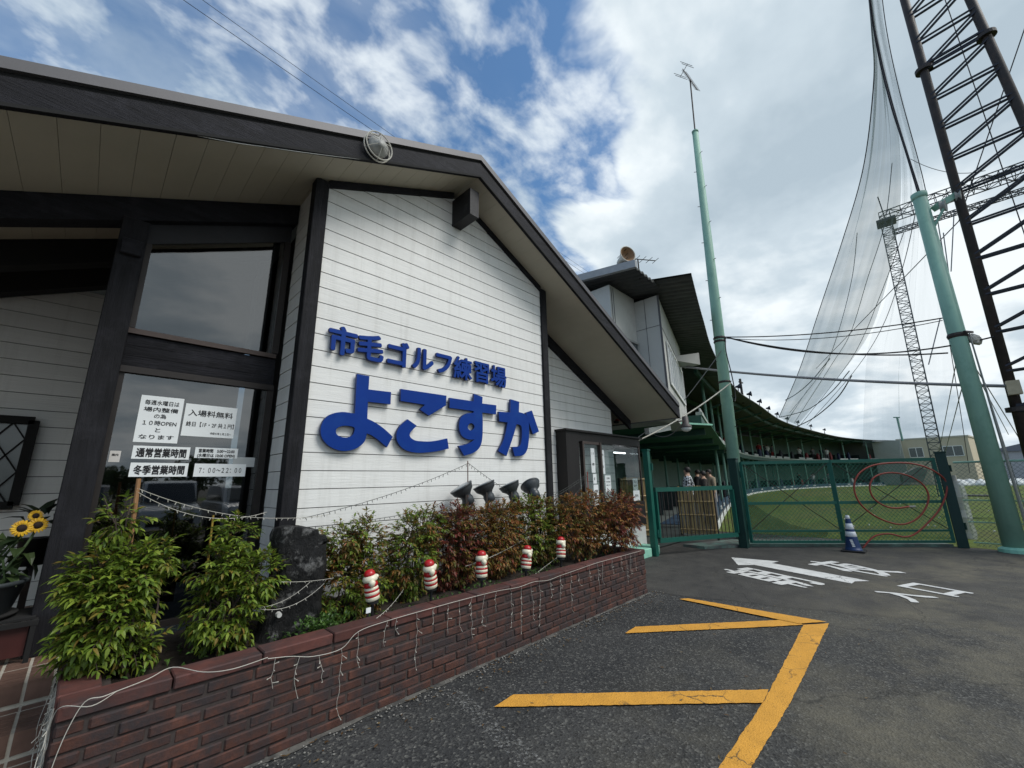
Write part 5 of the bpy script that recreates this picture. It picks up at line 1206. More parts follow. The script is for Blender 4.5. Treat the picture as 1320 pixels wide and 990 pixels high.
# bamboo screens
def screen(label, a, b, h, z0, n):
    t = thing('bamboo_screen', label, 'screen', (a+b)/2); d = (b-a); g = MB(); rs_ = random.Random(n)
    for i in range(n): p = a+d*(i+.5)/n; r_ = d.length/n*.47; g.tube(p+Z*(z0+rs_.uniform(0,.02)), p+Z*(z0+h+rs_.uniform(-.02,.02))+Vector((rs_.uniform(-.01,.01),0,0)), r_, r_*.92, 6)
    g.build('canes', M_BAM, t); g = MB(); nrm = Vector((d.y,-d.x,0)).normalized()
    if nrm.dot(EYE-a) < 0: nrm = -nrm
    for f_ in (.10,.40,.68,.97): g.tube(a+nrm*.035+Z*(z0+h*f_), b+nrm*.035+Z*(z0+h*f_), .02, n=6)
    g.build('cross_canes', M_BAM, t)
    g = MB(); 
    for q in (a, b): g.tube(q-nrm*.05+Z*0.02, q-nrm*.05+Z*(z0+h*1.0), .03, n=6)
    g.build('posts', M_STEEL, t)
screen('bamboo cane screen behind the small gate, nearer the slender green pole', Vector((10.42,4.46,0)), Vector((10.62,3.68,0)), 1.12, .17, 13)
screen('taller bamboo cane screen next to the booth window', Vector((9.05,5.25,0)), Vector((9.75,4.85,0)), 1.36, .16, 22)
notice('white notice pinned to the taller bamboo screen', 9.18, 9.42, 1.22, 1.50, 4.98, [('お知らせ', .04, .3, .5, .6), ('係員まで', .035, .6, .5, .6)])
notice('greyish white notice at the right end of the booth window', 8.18, 8.46, 1.04, 1.25, BY, [('受付', .06, .5, .5, .5)])
fl_ = tag(MB().box((8.5,4.4,0.02),(12.8,9,.14)).build('range_floor', mat('dark_floor_paint', (0.05,0.06,0.055), .6, .2, 2)), kind='structure')

# ------------------------------------------------------------------ planting
G1 = leafmat('fresh_green_leaf', [(0.046,0.085,0.013),(0.104,0.170,0.021),(0.178,0.264,0.032),(0.084,0.142,0.019),(0.274,0.358,0.045),(0.136,0.198,0.025),(0.252,0.160,0.035)], .45, .35)
G2 = leafmat('olive_red_leaf', [(0.062,0.091,0.018),(0.187,0.073,0.026),(0.118,0.139,0.023),(0.265,0.095,0.034),(0.164,0.153,0.026),(0.078,0.095,0.018),(0.328,0.146,0.046)])
G3 = leafmat('russet_leaf', [(0.108,0.079,0.020),(0.287,0.087,0.030),(0.172,0.129,0.025),(0.402,0.149,0.045),(0.230,0.054,0.030),(0.122,0.108,0.020),(0.460,0.230,0.060)])
G4 = leafmat('dark_crimson_leaf', [(0.052,0.039,0.016),(0.169,0.029,0.023),(0.078,0.052,0.021),(0.221,0.046,0.033),(0.117,0.026,0.019)])
GC = leafmat('low_groundcover_leaf', [(0.026,0.058,0.013),(0.052,0.111,0.023),(0.078,0.156,0.026),(0.036,0.065,0.016)])
M_STEM = mat('brown_twig', (0.055, 0.040, 0.030), 0.8, 0.25, 12, 0.3, 40, stretch=(3,3,.6), bdist=.004)
def leaf(g, p, d, nrm, L_, w, bend=0.25):
    d = d.normalized(); s_ = d.cross(nrm)
    if s_.length < 1e-4: s_ = d.orthogonal()
    s_.normalize(); n_ = s_.cross(d).normalized(); b_ = -n_*L_*bend
    m1, m2 = p+d*L_*.35+n_*L_*.03, p+d*L_*.70+b_*.35
    g.add([p, m1-s_*w*.5+n_*w*.14, m1, m1+s_*w*.5+n_*w*.14, m2-s_*w*.36+n_*w*.1, m2, m2+s_*w*.36+n_*w*.1, p+d*L_+b_],
          [(0,2,1),(0,3,2),(1,2,5,4),(2,3,6,5),(4,5,7),(5,6,7)])
def rdir(r): 
    while True:
        v = Vector((r.uniform(-1,1), r.uniform(-1,1), r.uniform(-1,1)))
        if .05 < v.length < 1: return v.normalized()
def spray(g, tw, r, p, out, L_, w, n):
    """a nandina-like twig: leaflets in pairs along a short drooping rachis"""
    d = (out+Vector((0,0,r.uniform(-.3,.5)))+rdir(r)*.5).normalized(); q = p; st = L_*.42
    for i in range(n):
        d = (d+Vector((0,0,-.10))).normalized(); q2 = q+d*st; up = Vector((0,0,1))+rdir(r)*.35
        sd = d.cross(up).normalized()
        for s_ in (-1, 1):
            leaf(g, q2, d*.65+sd*s_*.8+rdir(r)*.25, up+rdir(r)*.3, L_*r.uniform(.55,1.25), w*r.uniform(.65,1.2), r.uniform(.1,.4))
        q = q2
    leaf(g, q, d, Vector((0,0,1))+rdir(r)*.3, L_*1.1, w, .25); tw.bar(p, q, .003)
def shrub(name, label, lobes, base, mats, nsp, L_=.062, w=.021, seed=1, cat='shrub', stems=5, group=None):
    """lobes: (centre, radii, weight, material index)"""
    r = random.Random(seed); t = thing(name, label, cat, base, group); gs = [MB() for _ in mats]; tw = MB(); tot = sum(l[2] for l in lobes)
    for c, rad, wt, mi in lobes:
        c = Vector(c)
        for k in range(int(nsp*wt/tot)):
            v = rdir(r)*(r.random()**.38); p = c+Vector((v.x*rad[0], v.y*rad[1], v.z*rad[2]))
            nz_ = noise.noise(p*5.5+Vector((seed,0,0)))
            if nz_ < (-0.16 if L_ > .045 else -.26) and r.random() < .8: continue
            o_ = Vector((v.x/rad[0], v.y/rad[1], v.z/rad[2])); o_ = o_.normalized() if o_.length > 0 else rdir(r)
            m_ = mi if isinstance(mi, int) else mi[0 if r.random() < (.75 if nz_ > 0.05 else .25) else 1]
            spray(gs[m_], tw, r, p, o_, L_, w, r.choice((2,3,3,4)))
    sm = MB()
    for c, rad, wt, mi in lobes:
        c = Vector(c)
        for k in range(max(2, stems//len(lobes)+1)):
            a = Vector(base)+Vector((r.uniform(-.10,.10), r.uniform(-.06,.06), -.01)); e_ = c+Vector((r.uniform(-.6,.6)*rad[0], r.uniform(-.5,.5)*rad[1], rad[2]*r.uniform(.2,.9)))
            md = a.lerp(e_, .5)+Vector((r.uniform(-.06,.06), r.uniform(-.04,.04), .04)); sm.path(crom([a, md, e_], 5), [.009-.0005*i for i in range(11)], 5)
            for q in range(3):
                f_ = r.uniform(.4,1); s0 = a.lerp(e_, f_); sm.path([s0, s0+rdir(r)*.10+Vector((0,0,.08))], [.005,.002], 4)
    sm.build('stems', M_STEM, t)
    for k_, (g, m_) in enumerate(zip(gs, mats)):
        if g.v: g.build('foliage', m_, t)
    tw.build('twigs', M_STEM, t)
    return t
def lobe(px, py, Y, rpx, rpy, ry, wt, mi):
    c = at_y(px, py, Y); k = (at_y(px+1, py, Y)-c).length; e_ = (at_y(px, py-1, Y)-c).length
    return (c, (rpx*k, ry, rpy*e_), wt, mi)
SZ = .46
b_ = at_y(155, 850, 3.40); b_.z = SZ
shrub('nandina_shrub', 'large bright green nandina bush at the left end of the planter before the black pillar', [lobe(143,785,3.40,48,54,.22,8,0), lobe(122,745,3.44,32,30,.18,2.6,0), lobe(176,738,3.42,34,28,.18,2.8,0), lobe(150,672,3.44,26,16,.12,1.2,0), lobe(205,715,3.45,16,16,.12,.8,0), lobe(122,825,3.34,34,28,.12,2.2,0), lobe(150,838,3.38,40,22,.14,1.8,0)], b_, [G1], 1450, .050, .0195, 11)
b_ = at_y(298, 830, 3.42); b_.z = SZ
shrub('nandina_shrub', 'green nandina bush between the bright left bush and the dark standing stone', [lobe(296,775,3.40,38,54,.20,6,0), lobe(280,730,3.42,32,24,.18,2.4,0), lobe(302,690,3.45,16,18,.1,.8,0), lobe(335,742,3.36,24,22,.15,1.6,0), lobe(266,790,3.42,16,28,.14,1.0,0)], b_, [G1], 950, .047, .018, 12)
SH = [
 ('thin olive and red nandina just right of the dark standing stone', 450, 752, 38, 48, (0,1), 300, [(440,695,20,24,.8),(470,700,16,30,.7)], (G2,G1)),
 ('slender nandina with a stray red tip above the second ornament from the left', 528, 712, 24, 46, (0,1), 230, [(545,680,24,20,.9),(520,740,26,26,.9),(548,664,10,10,.2)], (G2,G1)),
 ('dark mixed green and red nandina below the leftmost floodlight', 588, 705, 30, 44, (0,1), 290, [(590,672,26,18,.8),(578,735,22,22,.7)], (G2,G4)),
 ('russet and green nandina beneath the two middle floodlights', 640, 695, 30, 42, (0,1), 300, [(650,670,26,20,.8),(634,715,24,22,.8)], (G2,G3)),
 ('olive green nandina under the rightmost floodlight', 693, 685, 30, 40, (0,1), 320, [(690,662,28,20,.9),(700,700,26,22,.8)], (G2,G1)),
 ('orange-red nandina in front of the dark booth panel', 755, 672, 34, 36, (0,1), 330, [(755,655,30,16,.9),(765,695,26,20,.8),(735,680,18,24,.6)], (G3,G2)),
 ('dark crimson nandina at the far right end of the planter', 797, 668, 20, 30, (0,1), 200, [(800,655,18,14,.8),(800,690,16,18,.7)], (G4,G3)),
]
for i, (lb, px, py, rx, ry, mi, n, ex, ms) in enumerate(SH):
    Y = 3.52 if i < 5 else 3.45; px_ = px; b_ = at_y(px, py, Y); b_.z = SZ
    if b_.x > 5.35: b_.x = 5.35; Y = 3.35
    if i == 5: Y = 3.30
    if i == 6: Y = 3.10
    b_ = at_y(px, py, Y); b_.x = min(b_.x, 5.38); b_.y = max(b_.y, 3.1); b_.z = SZ
    shrub('nandina_shrub', lb, [lobe(px,py,Y,rx*1.12,ry*1.05,.22,3,mi)]+[lobe(a,b,Y+.02,c*1.1,d*1.1,.18,e,mi) for a,b,c,d,e in ex], b_, list(ms), int(n*4.2), .043, .0175, 30+i)
# low ground cover along the planter: nobody could count it
r = random.Random(77); g = MB()
for k in range(2600):
    x = r.uniform(PX0+.2, PX1-.2); y = r.uniform(PY0+.16, 3.8)
    if noise.noise((x*2.2, y*2.5, 4)) < -.08 or x < 1.0 and r.random() < .75: continue
    p = Vector((x, y, .47+r.random()*.07*(1+noise.noise((x*3, y*3, 1))))); leaf(g, p, rdir(r)+Vector((0,0,.5)), Vector((0,0,1))+rdir(r)*.4, r.uniform(.025,.045), r.uniform(.014,.02))
for k in range(700):
    p = at_y(415+r.gauss(0,14), 800+r.gauss(0,9), 3.2); p = Vector((p.x, 3.2+r.uniform(-.13,.25), .48+r.random()*.11)); leaf(g, p, rdir(r)+Vector((0,0,.6)), Vector((0,0,1))+rdir(r)*.4, r.uniform(.022,.035), r.uniform(.014,.018))
tag(g.build('ground_cover', GC), 'low leafy ground cover over the planter soil', 'ground cover', kind='stuff')
r = random.Random(55); g = MB()
for k in range(230):
    x = r.uniform(.9, 5.6); y = PY0-.02-abs(r.gauss(0,.16)); p = Vector((x, y, .012))
    if k > 170: p = Vector((r.uniform(1.5,7.5), r.uniform(.2,2.7), .010))
    d = rdir(r); d.z = 0; leaf(g, p, d, Vector((r.uniform(-.3,.3),r.uniform(-.3,.3),1)), r.uniform(.02,.04), r.uniform(.008,.014), -.1)
tag(g.build('fallen_leaves', leafmat('dry_leaf', [(.10,.055,.025),(.17,.10,.04),(.07,.04,.02),(.20,.14,.06)])), 'dry fallen leaves scattered on the asphalt along the planter', 'leaves', kind='stuff')
gs_ = MB()
for k in range(420):
    x = r.uniform(.7, 5.7); y = PY0-.01-abs(r.gauss(0,.09)); q = r.uniform(.003,.009); gs_.lathe((x,y,.004), [(q*.6,0),(q,q*.5),(q*.4,q)], 5)
tag(gs_.build('grit', M_CONC), 'loose grit gathered at the foot of the planter', 'grit', kind='stuff')
# standing stone
def rock():
    c = at_y(372, 760, 3.45); xa, xb = at_y(331,770,3.45).x, at_y(411,740,3.45).x; zt_ = at_y(380,681,3.45).z
    bm_ = MB(); n1, n2 = 64, 44; rows = []
    cx_, w_, dpt = (xa+xb)/2, (xb-xa)/2, .17
    for i in range(n1+1):
        t = i/n1; z = .40+(zt_-.40)*min(1, t*1.12) if t < .93 else zt_
        row = []
        k = 1.0-.10*t
        if t > .80: k *= math.sqrt(max(0, 1-((t-.80)/.20)**2*.995))
        for j in range(n2):
            a = 2*PI*j/n2; ca, sa = math.cos(a), math.sin(a); pw = lambda v: math.copysign(abs(v)**.55, v)
            lean = .03*math.sin(t*2.5)+(.05*t if ca < 0 else -.015*t*0)
            x, y = cx_+pw(ca)*w_*k+lean*k, 3.47+pw(sa)*dpt*k
            p = Vector((x, y, z)); nn = noise.fractal(p*4.0, 1.0, 2.1, 4)*.030+noise.noise(p*2)*.035
            q = Vector((ca, sa, 0)); p += q*nn; p.z += .05*noise.noise((x*5, y*5, 2))*(t > .7)-.05*(x-cx_ > .12)*(t > .8); row.append(p)
        row.append(row[0].copy()); rows.append(row)
    bm_.grid(rows); bm_.uv = None
    M = mat('dark_weathered_stone', (0.011, 0.011, 0.0115), 0.6, .5, 7, 1.0, 16, bdist=.05, dirt=((0.20,0.20,0.195), 6.5, .53, .64), spec=.3, stretch=(1.6,1.6,.7))
    t = thing('standing_stone', 'dark upright stone with pale streaks standing in the planter', 'stone', (cx_, 3.45, .42)); bm_.build('body', M, t, smooth=True)
    p = at_y(360, 793, 3.27); MB().lathe((p.x, 3.30, p.z), [(0.018,0),(0.016,-.035)], 12, (0,1,0)).build('pale_disc', mat('pale_lichen', (.5,.5,.48), .8, .2, 20), t)
rock()

# ------------------------------------------------------------------ floodlights aimed at the sign
rl = thing('lamp_rail', 'dark steel rail on posts carrying the four floodlights below the sign', 'rail', (3.5,3.75,.45))
ra, rb_ = Vector((2.78,3.76,1.15)), Vector((4.35,3.76,1.15))
MB().bar(ra, rb_, .05, .045).build('bar', M_STEEL, rl)
for x in (2.95, 4.2): MB().bar((x,3.76,.42), (x,3.76,1.13), .04).build('post', M_STEEL, rl)
def flood(label, x, aim, z=1.185):
    t = thing('floodlight', label, 'floodlight', (x,3.76,z), 'floodlights on the rail below the sign'); a = Vector(aim).normalized(); M = mat('dark_grey_lamp_enamel', (0.040,0.046,0.052), .38, .1, 5, spec=.5)
    c = Vector((x,3.76,z+.17))
    MB().lathe(c-a*.0, [(.035,-.125),(.062,-.115),(.068,-.05),(.058,-.025),(.075,0),(.115,.035),(.128,.07),(.133,.085),(.138,.088),(.138,.102),(.128,.104)], 24, a).build('housing', M, t, smooth=True)
    MB().lathe(c, [(.126,.098),(.09,.112),(0,.118)], 20, a).build('lens', mat('lamp_glass', (.30,.32,.33), .08, .05, spec=.8), t, smooth=True)
    g = MB(); g.bar((x,3.76,z-.02), (x,3.76,z+.05), .03); s_ = a.cross(Vector((0,0,1))).normalized()*.075
    for k in (-1, 1): g.bar(Vector((x,3.76,z+.02)), Vector((x,3.76,z+.02))+s_*k, .012, .03); g.bar(Vector((x,3.76,z+.02))+s_*k, c+s_*k, .012, .03)
    g.build('bracket', M_STEEL, t)
xf = [at_y(594,650,3.76).x, at_y(626,645,3.76).x, at_y(660,645,3.76).x, at_y(687,640,3.76).x]
flood('leftmost floodlight on the rail, tilted far over to the left', xf[0]+.06, (-.50,.25,.95)); flood('second floodlight from the left, half hidden by a leafy tip', xf[1]+.02, (-.30,.28,.95), 1.20); flood('third floodlight from the left, next to the last one', xf[2], (-.28,.30,.95), 1.195); flood('rightmost floodlight on the rail, turned towards the wall beside the black post', xf[3], (.12,.62,.80), 1.20)
# small red-and-white banded ornaments on stakes, plain stand-ins for Santa figures
MR, MW = mat('glossy_red_plastic', (0.42,0.012,0.016), .3, .05, spec=.5), mat('ivory_ornament_plastic', (0.72,0.68,0.52), .35, .06, 10, spec=.5)
def stake(label, px, pt, pb):
    a = at_y(px, pt, 3.12); b = at_y(px, pb, 3.12); H = max(.2, a.z-b.z); t = thing('stake_ornament', label, 'garden ornament', (a.x,3.12,.46), 'red and white stake ornaments along the planter')
    o_ = Vector((a.x,3.12,b.z)); k = H/.235; tl_ = Vector((.20*math.sin(px*1.7),.10*math.cos(px),1)).normalized()
    MB().tube((a.x,3.12,.44), o_, .012, n=8).lathe(o_, [(.045*k,-.02),(.045*k,.006)], 12).build('stake', M_BLACK, t)
    L = lambda prof, nm, m_: MB().lathe(o_, [(r_*k, h*k) for r_, h in prof], 18, tl_).build(nm, m_, t, smooth=True)
    L([(.046,.0),(.054,.006),(.055,.026),(.054,.030)], 'ivory_band', MW); L([(.054,.030),(.056,.034),(.056,.044),(.055,.047)], 'red_band', MR)
    L([(.055,.047),(.058,.052),(.058,.066),(.056,.070)], 'ivory_band', MW); L([(.056,.070),(.0575,.074),(.057,.082),(.055,.085)], 'red_band', MR)
    L([(.055,.085),(.056,.09),(.052,.102),(.050,.104)], 'ivory_band', MW); L([(.050,.104),(.056,.112),(.054,.130),(.046,.142)], 'red_band', MR)
    L([(.046,.142),(.058,.150),(.060,.166),(.052,.186),(.044,.192)], 'ivory_globe', MW); L([(.044,.192),(.046,.198),(.042,.214),(.028,.232),(.0,.238)], 'red_cap', MR)
    g = MB(); s_ = Vector((.052*k,-.01,0)); g.lathe(o_+tl_*.178*k+s_, [(.004,-.018*k),(.016*k,-.01*k),(.019*k,0),(.016*k,.01*k),(.004,.018*k)], 10); g.lathe(o_+tl_*.135*k+Vector((-.012,-.05*k,0)), [(.004,-.03*k),(.022*k,-.012*k),(.028*k,.012*k),(.01*k,.03*k)], 10); g.build('ivory_tuft', MW, t, smooth=True)
for lb, px, pt, pb in (('leftmost striped stake ornament, nearest the standing stone',483,733,773),('striped stake ornament second from the left, leaning slightly',557,720,757),('striped stake ornament in the middle of the five',621,710,744),('striped stake ornament second from the right',677,703,733),('rightmost and smallest-looking striped stake ornament',722,692,719)): stake(lb, px, pt, pb)
tg = thing('plant_tag', 'small white plant tag on a black stick below the leftmost stake ornament', 'plant tag', (at_y(474,790,3.08).x,3.08,.46)); q = at_y(474,790,3.08); MB().bar((q.x,3.08,.44),(q.x,3.08,q.z),.012).build('stick', M_BLACK, tg); MB().box((q.x-.018,3.07,q.z),(q.x+.018,3.076,q.z+.035)).build('card', M_PAPER, tg)

# ------------------------------------------------------------------ string lights
M_CORD = mat('white_light_cord', (0.50,0.48,0.42), .5, .1); M_DCORD = mat('dark_green_light_cord', (0.05,0.055,0.05), .6, .1)
r = random.Random(21); g = MB(); bl_ = MB()
main = [(at_y(x, y, PY0-.018)) for x, y in ((345,849),(375,846),(404,846),(440,836),(462,814),(500,800),(560,782),(600,772),(640,762),(668,757),(688,750),(706,748),(722,742),(745,734),(770,722),(800,712),(826,708))]
main = [Vector((p.x, PY0-.02, min(p.z, .553))) for p in main]; ml = crom(main, 5); g.path(ml, .0020, 5)
x = main[0].x+.03
while x < main[-1].x-.05:
    i = min(range(len(ml)), key=lambda k: abs(ml[k].x-x)); p = ml[i].copy(); L_ = r.choice((.10,.16,.24,.32,.38,.22)); n = int(L_/.05)+2; pts = [p]
    for k in range(n):
        p = p+Vector((r.uniform(-.012,.012)+(.01 if k > n-2 else 0), 0, -L_/n)); p.y = PY0-.012-r.random()*.008; pts.append(p)
        if r.random() < .55: q = p+Vector((r.uniform(-.022,.022), -.006, r.uniform(-.02,.005))); bl_.bar(p, q, .0024); bl_.bar(q, q+(q-p)*.5, .004)
    g.path(pts, .0013, 4); x += r.uniform(.10,.20)
t = thing('icicle_lights', 'white icicle light string hung along the front of the brick planter', 'string lights', (2.8,PY0-.02,.5)); g.build('cord', M_CORD, t); bl_.build('bulbs', M_CORD, t)
g = MB(); z_ = lambda x, y, dz=0: Vector((at_z(x, y, PZ).x, at_z(x, y, PZ).y, PZ+.006+dz))
g.path(crom([z_(345,849), z_(300,864), z_(262,868), z_(222,866,.015), z_(190,880,.01), z_(150,893), z_(132,900), Vector((.15,2.89,.555)), Vector((.11,2.885,.46)), Vector((.085,2.885,.33)), Vector((.075,2.88,.2))], 6), .0019, 5)
g.path(crom([z_(150,893), z_(118,912), z_(80,913), Vector((.055,2.93,.5)), Vector((.05,2.95,.36)), Vector((.055,2.9,.22))], 6), .0018, 5)
for k in range(20):
    p = Vector((.055,3.5-r.random()*.6,.54-.04*r.random())); pts = [p]; n = r.choice((4,6,8,9))
    for q in range(n): p = p+Vector((r.uniform(-.012,.012), r.uniform(-.045,.035), -.055+r.uniform(-.02,.02))); p.x = min(p.x, .058); pts.append(p)
    g.path(crom(pts, 3), .0014, 4)
    for q in pts[1::2]: g.bar(q, q+Vector((-abs(r.uniform(0,.02)), r.uniform(-.02,.02), r.uniform(-.02,.01))), .003)
tag(g.build('light_string', M_CORD), 'tangled white light string drooping over the left end of the brick planter', 'string lights')
def festoon(label, pts, drop, mt=M_DCORD, rr=.0025, every=.05, n=16):
    g = MB()
    for a, b, d in pts:
        c = sag(a, b, d, n); g.path(c, rr, 4); L_ = (Vector(b)-Vector(a)).length; m_ = int(L_/every)
        for k in range(m_):
            p = Vector(a).lerp(Vector(b), (k+.5)/m_)-Vector((0,0,d*4*((k+.5)/m_)*(1-(k+.5)/m_))); q = p+Vector((r.uniform(-.01,.01), r.uniform(-.01,.01), -r.uniform(.015,drop))); g.bar(p, q, rr*1.6)
    tag(g.build('light_string', mt), label, 'string lights')
def rod(label, px, top, base_y, Y, mt, rr=.008, name='rod', zb=.44):
    a = at_y(px[0], top, Y); b = at_y(px[1], base_y, Y); b.z = zb
    tag(MB().path([b, a], [rr, rr*.85], 7).build(name, mt), label, 'stake'); return a
bam = rod('bamboo stake leaning behind the bright green bush at the left', (179,163), 617, 770, 3.62, mat('weathered_bamboo', (0.30,.16,.07), .6, .2, 10, stretch=(2,2,.5)), .014, 'bamboo_stake')
rd1 = rod('thin rusty rod standing between the floodlights and the sign', (603,604), 594, 700, 3.70, mat('rusty_rod', (0.13,.06,.045), .7, .25, 20), .007)
rd2 = rod('red rod by the booth window holding the ends of the dark light strings', (757,761), 608, 690, 3.55, mat('red_rod', (0.28,.06,.045), .6, .2, 20), .009)
tb2 = rod('yellow and red striped rod standing behind the green bush on the dark glass', (275,271), 664, 720, 3.75, mat('striped_rod', (0.30,.20,.03), .6, .5, 30), .008)
festoon('dark light string strung from the rusty rod down to the black corner post', [(rd1+Vector((0,0,-.03)), at_y(390,668,3.90), .05), (rd1+Vector((0,0,-.02)), at_y(668,640,3.74), .02)], .03)
festoon('pale light string running from the bamboo stake along the glass and past the stone', [(bam+Vector((0,-.01,-.06)), at_y(360,668,3.80), .05), (at_y(360,668,3.80), at_y(425,663,3.90), .01), (bam+Vector((0,-.01,-.08)), at_y(344,660,3.75), .10)], .018, M_CORD, .0019)
festoon('dark light strings fanning from the red rod towards the floodlights', [(rd2+Vector((0,0,-.03)), at_y(700,645,3.80), .02), (rd2+Vector((0,0,-.06)), at_y(690,652,3.80), .03), (rd2+Vector((0,0,-.10)), at_y(720,660,3.7), .02), (at_y(700,645,3.8), at_y(672,634,3.72), .02)], .04)
festoon('dark light string crossing the white boards behind the slender nandina', [(at_y(395,680,3.95), at_y(560,655,3.92), .02), (at_y(430,730,3.95), at_y(572,646,3.92), .0)], .02)
festoon('pale wires looped loosely round the standing stone', [(at_y(335,783,3.22), at_y(400,750,3.24), .035), (at_y(335,785,3.2), at_y(418,752,3.24), .06), (at_y(360,750,3.22), at_y(430,745,3.3), .01)], .008, M_CORD, .0015)
festoon('white cord rising from the coping to the leaves beside the leftmost stake ornament', [(at_z(485,797,PZ+.01), at_y(520,760,3.3), .02), (at_y(600,730,3.2), at_y(683,690,3.4), .03), (at_y(690,740,3.1), at_y(745,698,3.4), .0)], .004, M_CORD, .0016)

# ------------------------------------------------------------------ fittings on the clubhouse
c = at_y(486,191,3.47); sp_ = thing('round_loudspeaker', 'round grey outdoor loudspeaker ring mounted on the gable fascia', 'loudspeaker', c)
ax = Vector((.05,-1,-.06)).normalized()
MB().lathe(c, [(.105,-.02),(.11,.03),(.09,.06),(.045,.075),(.04,.095),(.0,.10)], 24, ax).build('body', M_GREYP, sp_, smooth=True)
g = MB(); s1 = ax.cross(Vector((0,0,1))).normalized(); s2 = s1.cross(ax)
for rr_, h in ((.145,.0),(.145,.05)): g.path([c+ax*h+(s1*math.cos(2*PI*k/28)+s2*math.sin(2*PI*k/28))*rr_ for k in range(29)], .007, 6)
for k in range(6): a_ = PI/2+2*PI*k/6; q = s1*math.cos(a_)+s2*math.sin(a_); g.path([c+q*.145, c+q*.145+ax*.05, c+q*.05+ax*.10], .004, 5)
g.build('guard_ring', mat('aged_ivory_plastic', (.50,.48,.42), .5, .1), sp_)
g = MB(); g.path(sag(at_y(235,170,3.515), at_y(340,189,3.515), .012), .0035, 5); g.path(sag(at_y(340,189,3.515), at_y(474,206,3.50), .008), .003, 5); tag(g.build('speaker_cable', M_WHITEP), 'white cable clipped under the gable fascia leading to the round loudspeaker', 'cable')
el = at_y(884,540,3.55); lp_ = thing('eave_lamp', 'dark outdoor lamp with a pale glass hanging from the right eave corner', 'lamp', el)
c = at_y(884,548,3.5); MB().bar(c+Vector((-.28,.05,.06)), c+Vector((0,0,.10)), .03).build('bracket', M_STEEL, lp_)
MB().lathe(c, [(.05,.19),(.062,.18),(.07,.04),(.115,-.02),(.12,-.05),(.115,-.06)], 20).build('shade', mat('rusty_grey_enamel', (0.10,.085,.08), .5, .25, 12), lp_, smooth=True)
MB().lathe(c, [(.11,-.055),(.105,-.09),(.07,-.13),(0,-.145)], 18).build('globe', mat('pale_lamp_glass', (.62,.63,.60), .12, .05, spec=.7), lp_, smooth=True)
bxl = at_y(827,553,4.9); bl2 = thing('light_box', 'long white light box under the low eave above the gate post', 'light fitting', bxl); a_, b2 = at_y(834,556,4.9), at_y(862,551,4.9); MB().bar(a_, b2, .12, .16).build('case', M_WHITEP, bl2)
g = MB(); g.path(sag(at_y(772,581,4.5), at_y(834,555,4.9), .10), .008, 5); g.path(sag(at_y(838,556,4.9), at_y(880,545,3.6), .22), .008, 5); tag(g.build('lamp_wire', M_GREYC), 'drooping wire between the booth, the light box and the eave lamp', 'cable')
rl_ = thing('alarm_light', 'small red light in the dark corner under the eave above the booth', 'lamp', at_y(796,541,4.9)); q = at_y(796,541,4.9); MB().lathe(q, [(.05,-.03),(.055,0),(.04,.04),(0,.05)], 12).build('lens', mat('red_lens', (.30,.012,.015), .3), rl_, smooth=True); MB().box((q.x-.05,q.y,q.z-.08),(q.x+.05,q.y+.08,q.z-.03)).build('base', M_GAP, rl_)

# ------------------------------------------------------------------ flowers by the porch
q = at_y(15,775,4.35); q = Vector((q.x,4.45,.38))
ps = thing('plant_stand', 'low black metal plant stand with a dark red front on the tiled porch', 'plant stand', (-.42,4.5,.38))
g = MB(); X0,X1,Ya,Yb = -.85,-.10,4.46,4.86
for x_ in (X0,X1):
    for y_ in (Ya,Yb): g.bar((x_,y_,.38),(x_,y_,.62),.025)
for y_ in (Ya,Yb): g.bar((X0-.02,y_,.62),(X1+.02,y_,.62),.03)
for x_ in (X0,X1): g.bar((x_,Ya,.621),(x_,Yb,.621),.026)
g.build('frame', M_GAP, ps); MB().box((X0,Ya+.02,.42),(X1-.02,Ya+.03,.60)).build('front_panel', mat('dark_red_panel', (.05,.012,.010), .5, .2), ps); MB().box((X0,Ya+.03,.635),(X1,Yb,.65)).build('shelf', M_GAP, ps)
fp = thing('flower_pot', 'wide dark grey pot on the black plant stand', 'plant pot', (-.42,4.66,.65))
MB().lathe((-.42,4.66,.651), [(.17,0),(.18,.01),(.235,.21),(.25,.215),(.25,.24),(.225,.24),(.215,.19)], 28).build('pot', mat('dark_grey_plastic_pot', (.035,.042,.045), .45, .1), fp, smooth=True)
MB().lathe((-.42,4.66,.652), [(.20,0),(.23,.025),(.225,.03)], 28).build('saucer', M_GAP, fp, smooth=True)
MB().lathe((-.42,4.66,.83), [(.21,0),(.12,.01),(0,.015)], 16).build('soil', M_SOIL, fp)
sf_ = thing('sunflower_plant', 'potted sunflowers with three yellow heads on the porch', 'flowers', (-.42,4.66,.84))
ML = leafmat('dull_green_leaf', [(.015,.03,.012),(.03,.05,.018),(.04,.065,.02)]); MP = leafmat('sunflower_petal', [(.62,.36,.012),(.70,.44,.015),(.55,.30,.01)], .5, .2); MD = mat('dark_seed_disc', (.018,.010,.006), .9, .3, 40)
g = MB(); st_ = MB(); r = random.Random(8)
heads = [(at_y(28,681,4.62), .049), (at_y(49,677,4.66), .047), (at_y(46,665,4.75), .036)]
for (h, rr_) in heads:
    b0_ = Vector((-.42+r.uniform(-.1,.1),4.66+r.uniform(-.06,.06),.83)); st_.path(crom([b0_, b0_.lerp(h,.6)+Vector((.02,.02,0)), h+Vector((0,.03,-.01))], 6), .008, 6)
    for k in range(5):
        p = b0_.lerp(h, r.uniform(.15,.8)); d = rdir(r); d.z = abs(d.z)*.3; leaf(g, p, d+Vector((0,-.3,.1)), Vector((0,0,1)), r.uniform(.11,.17), r.uniform(.06,.09), .55)
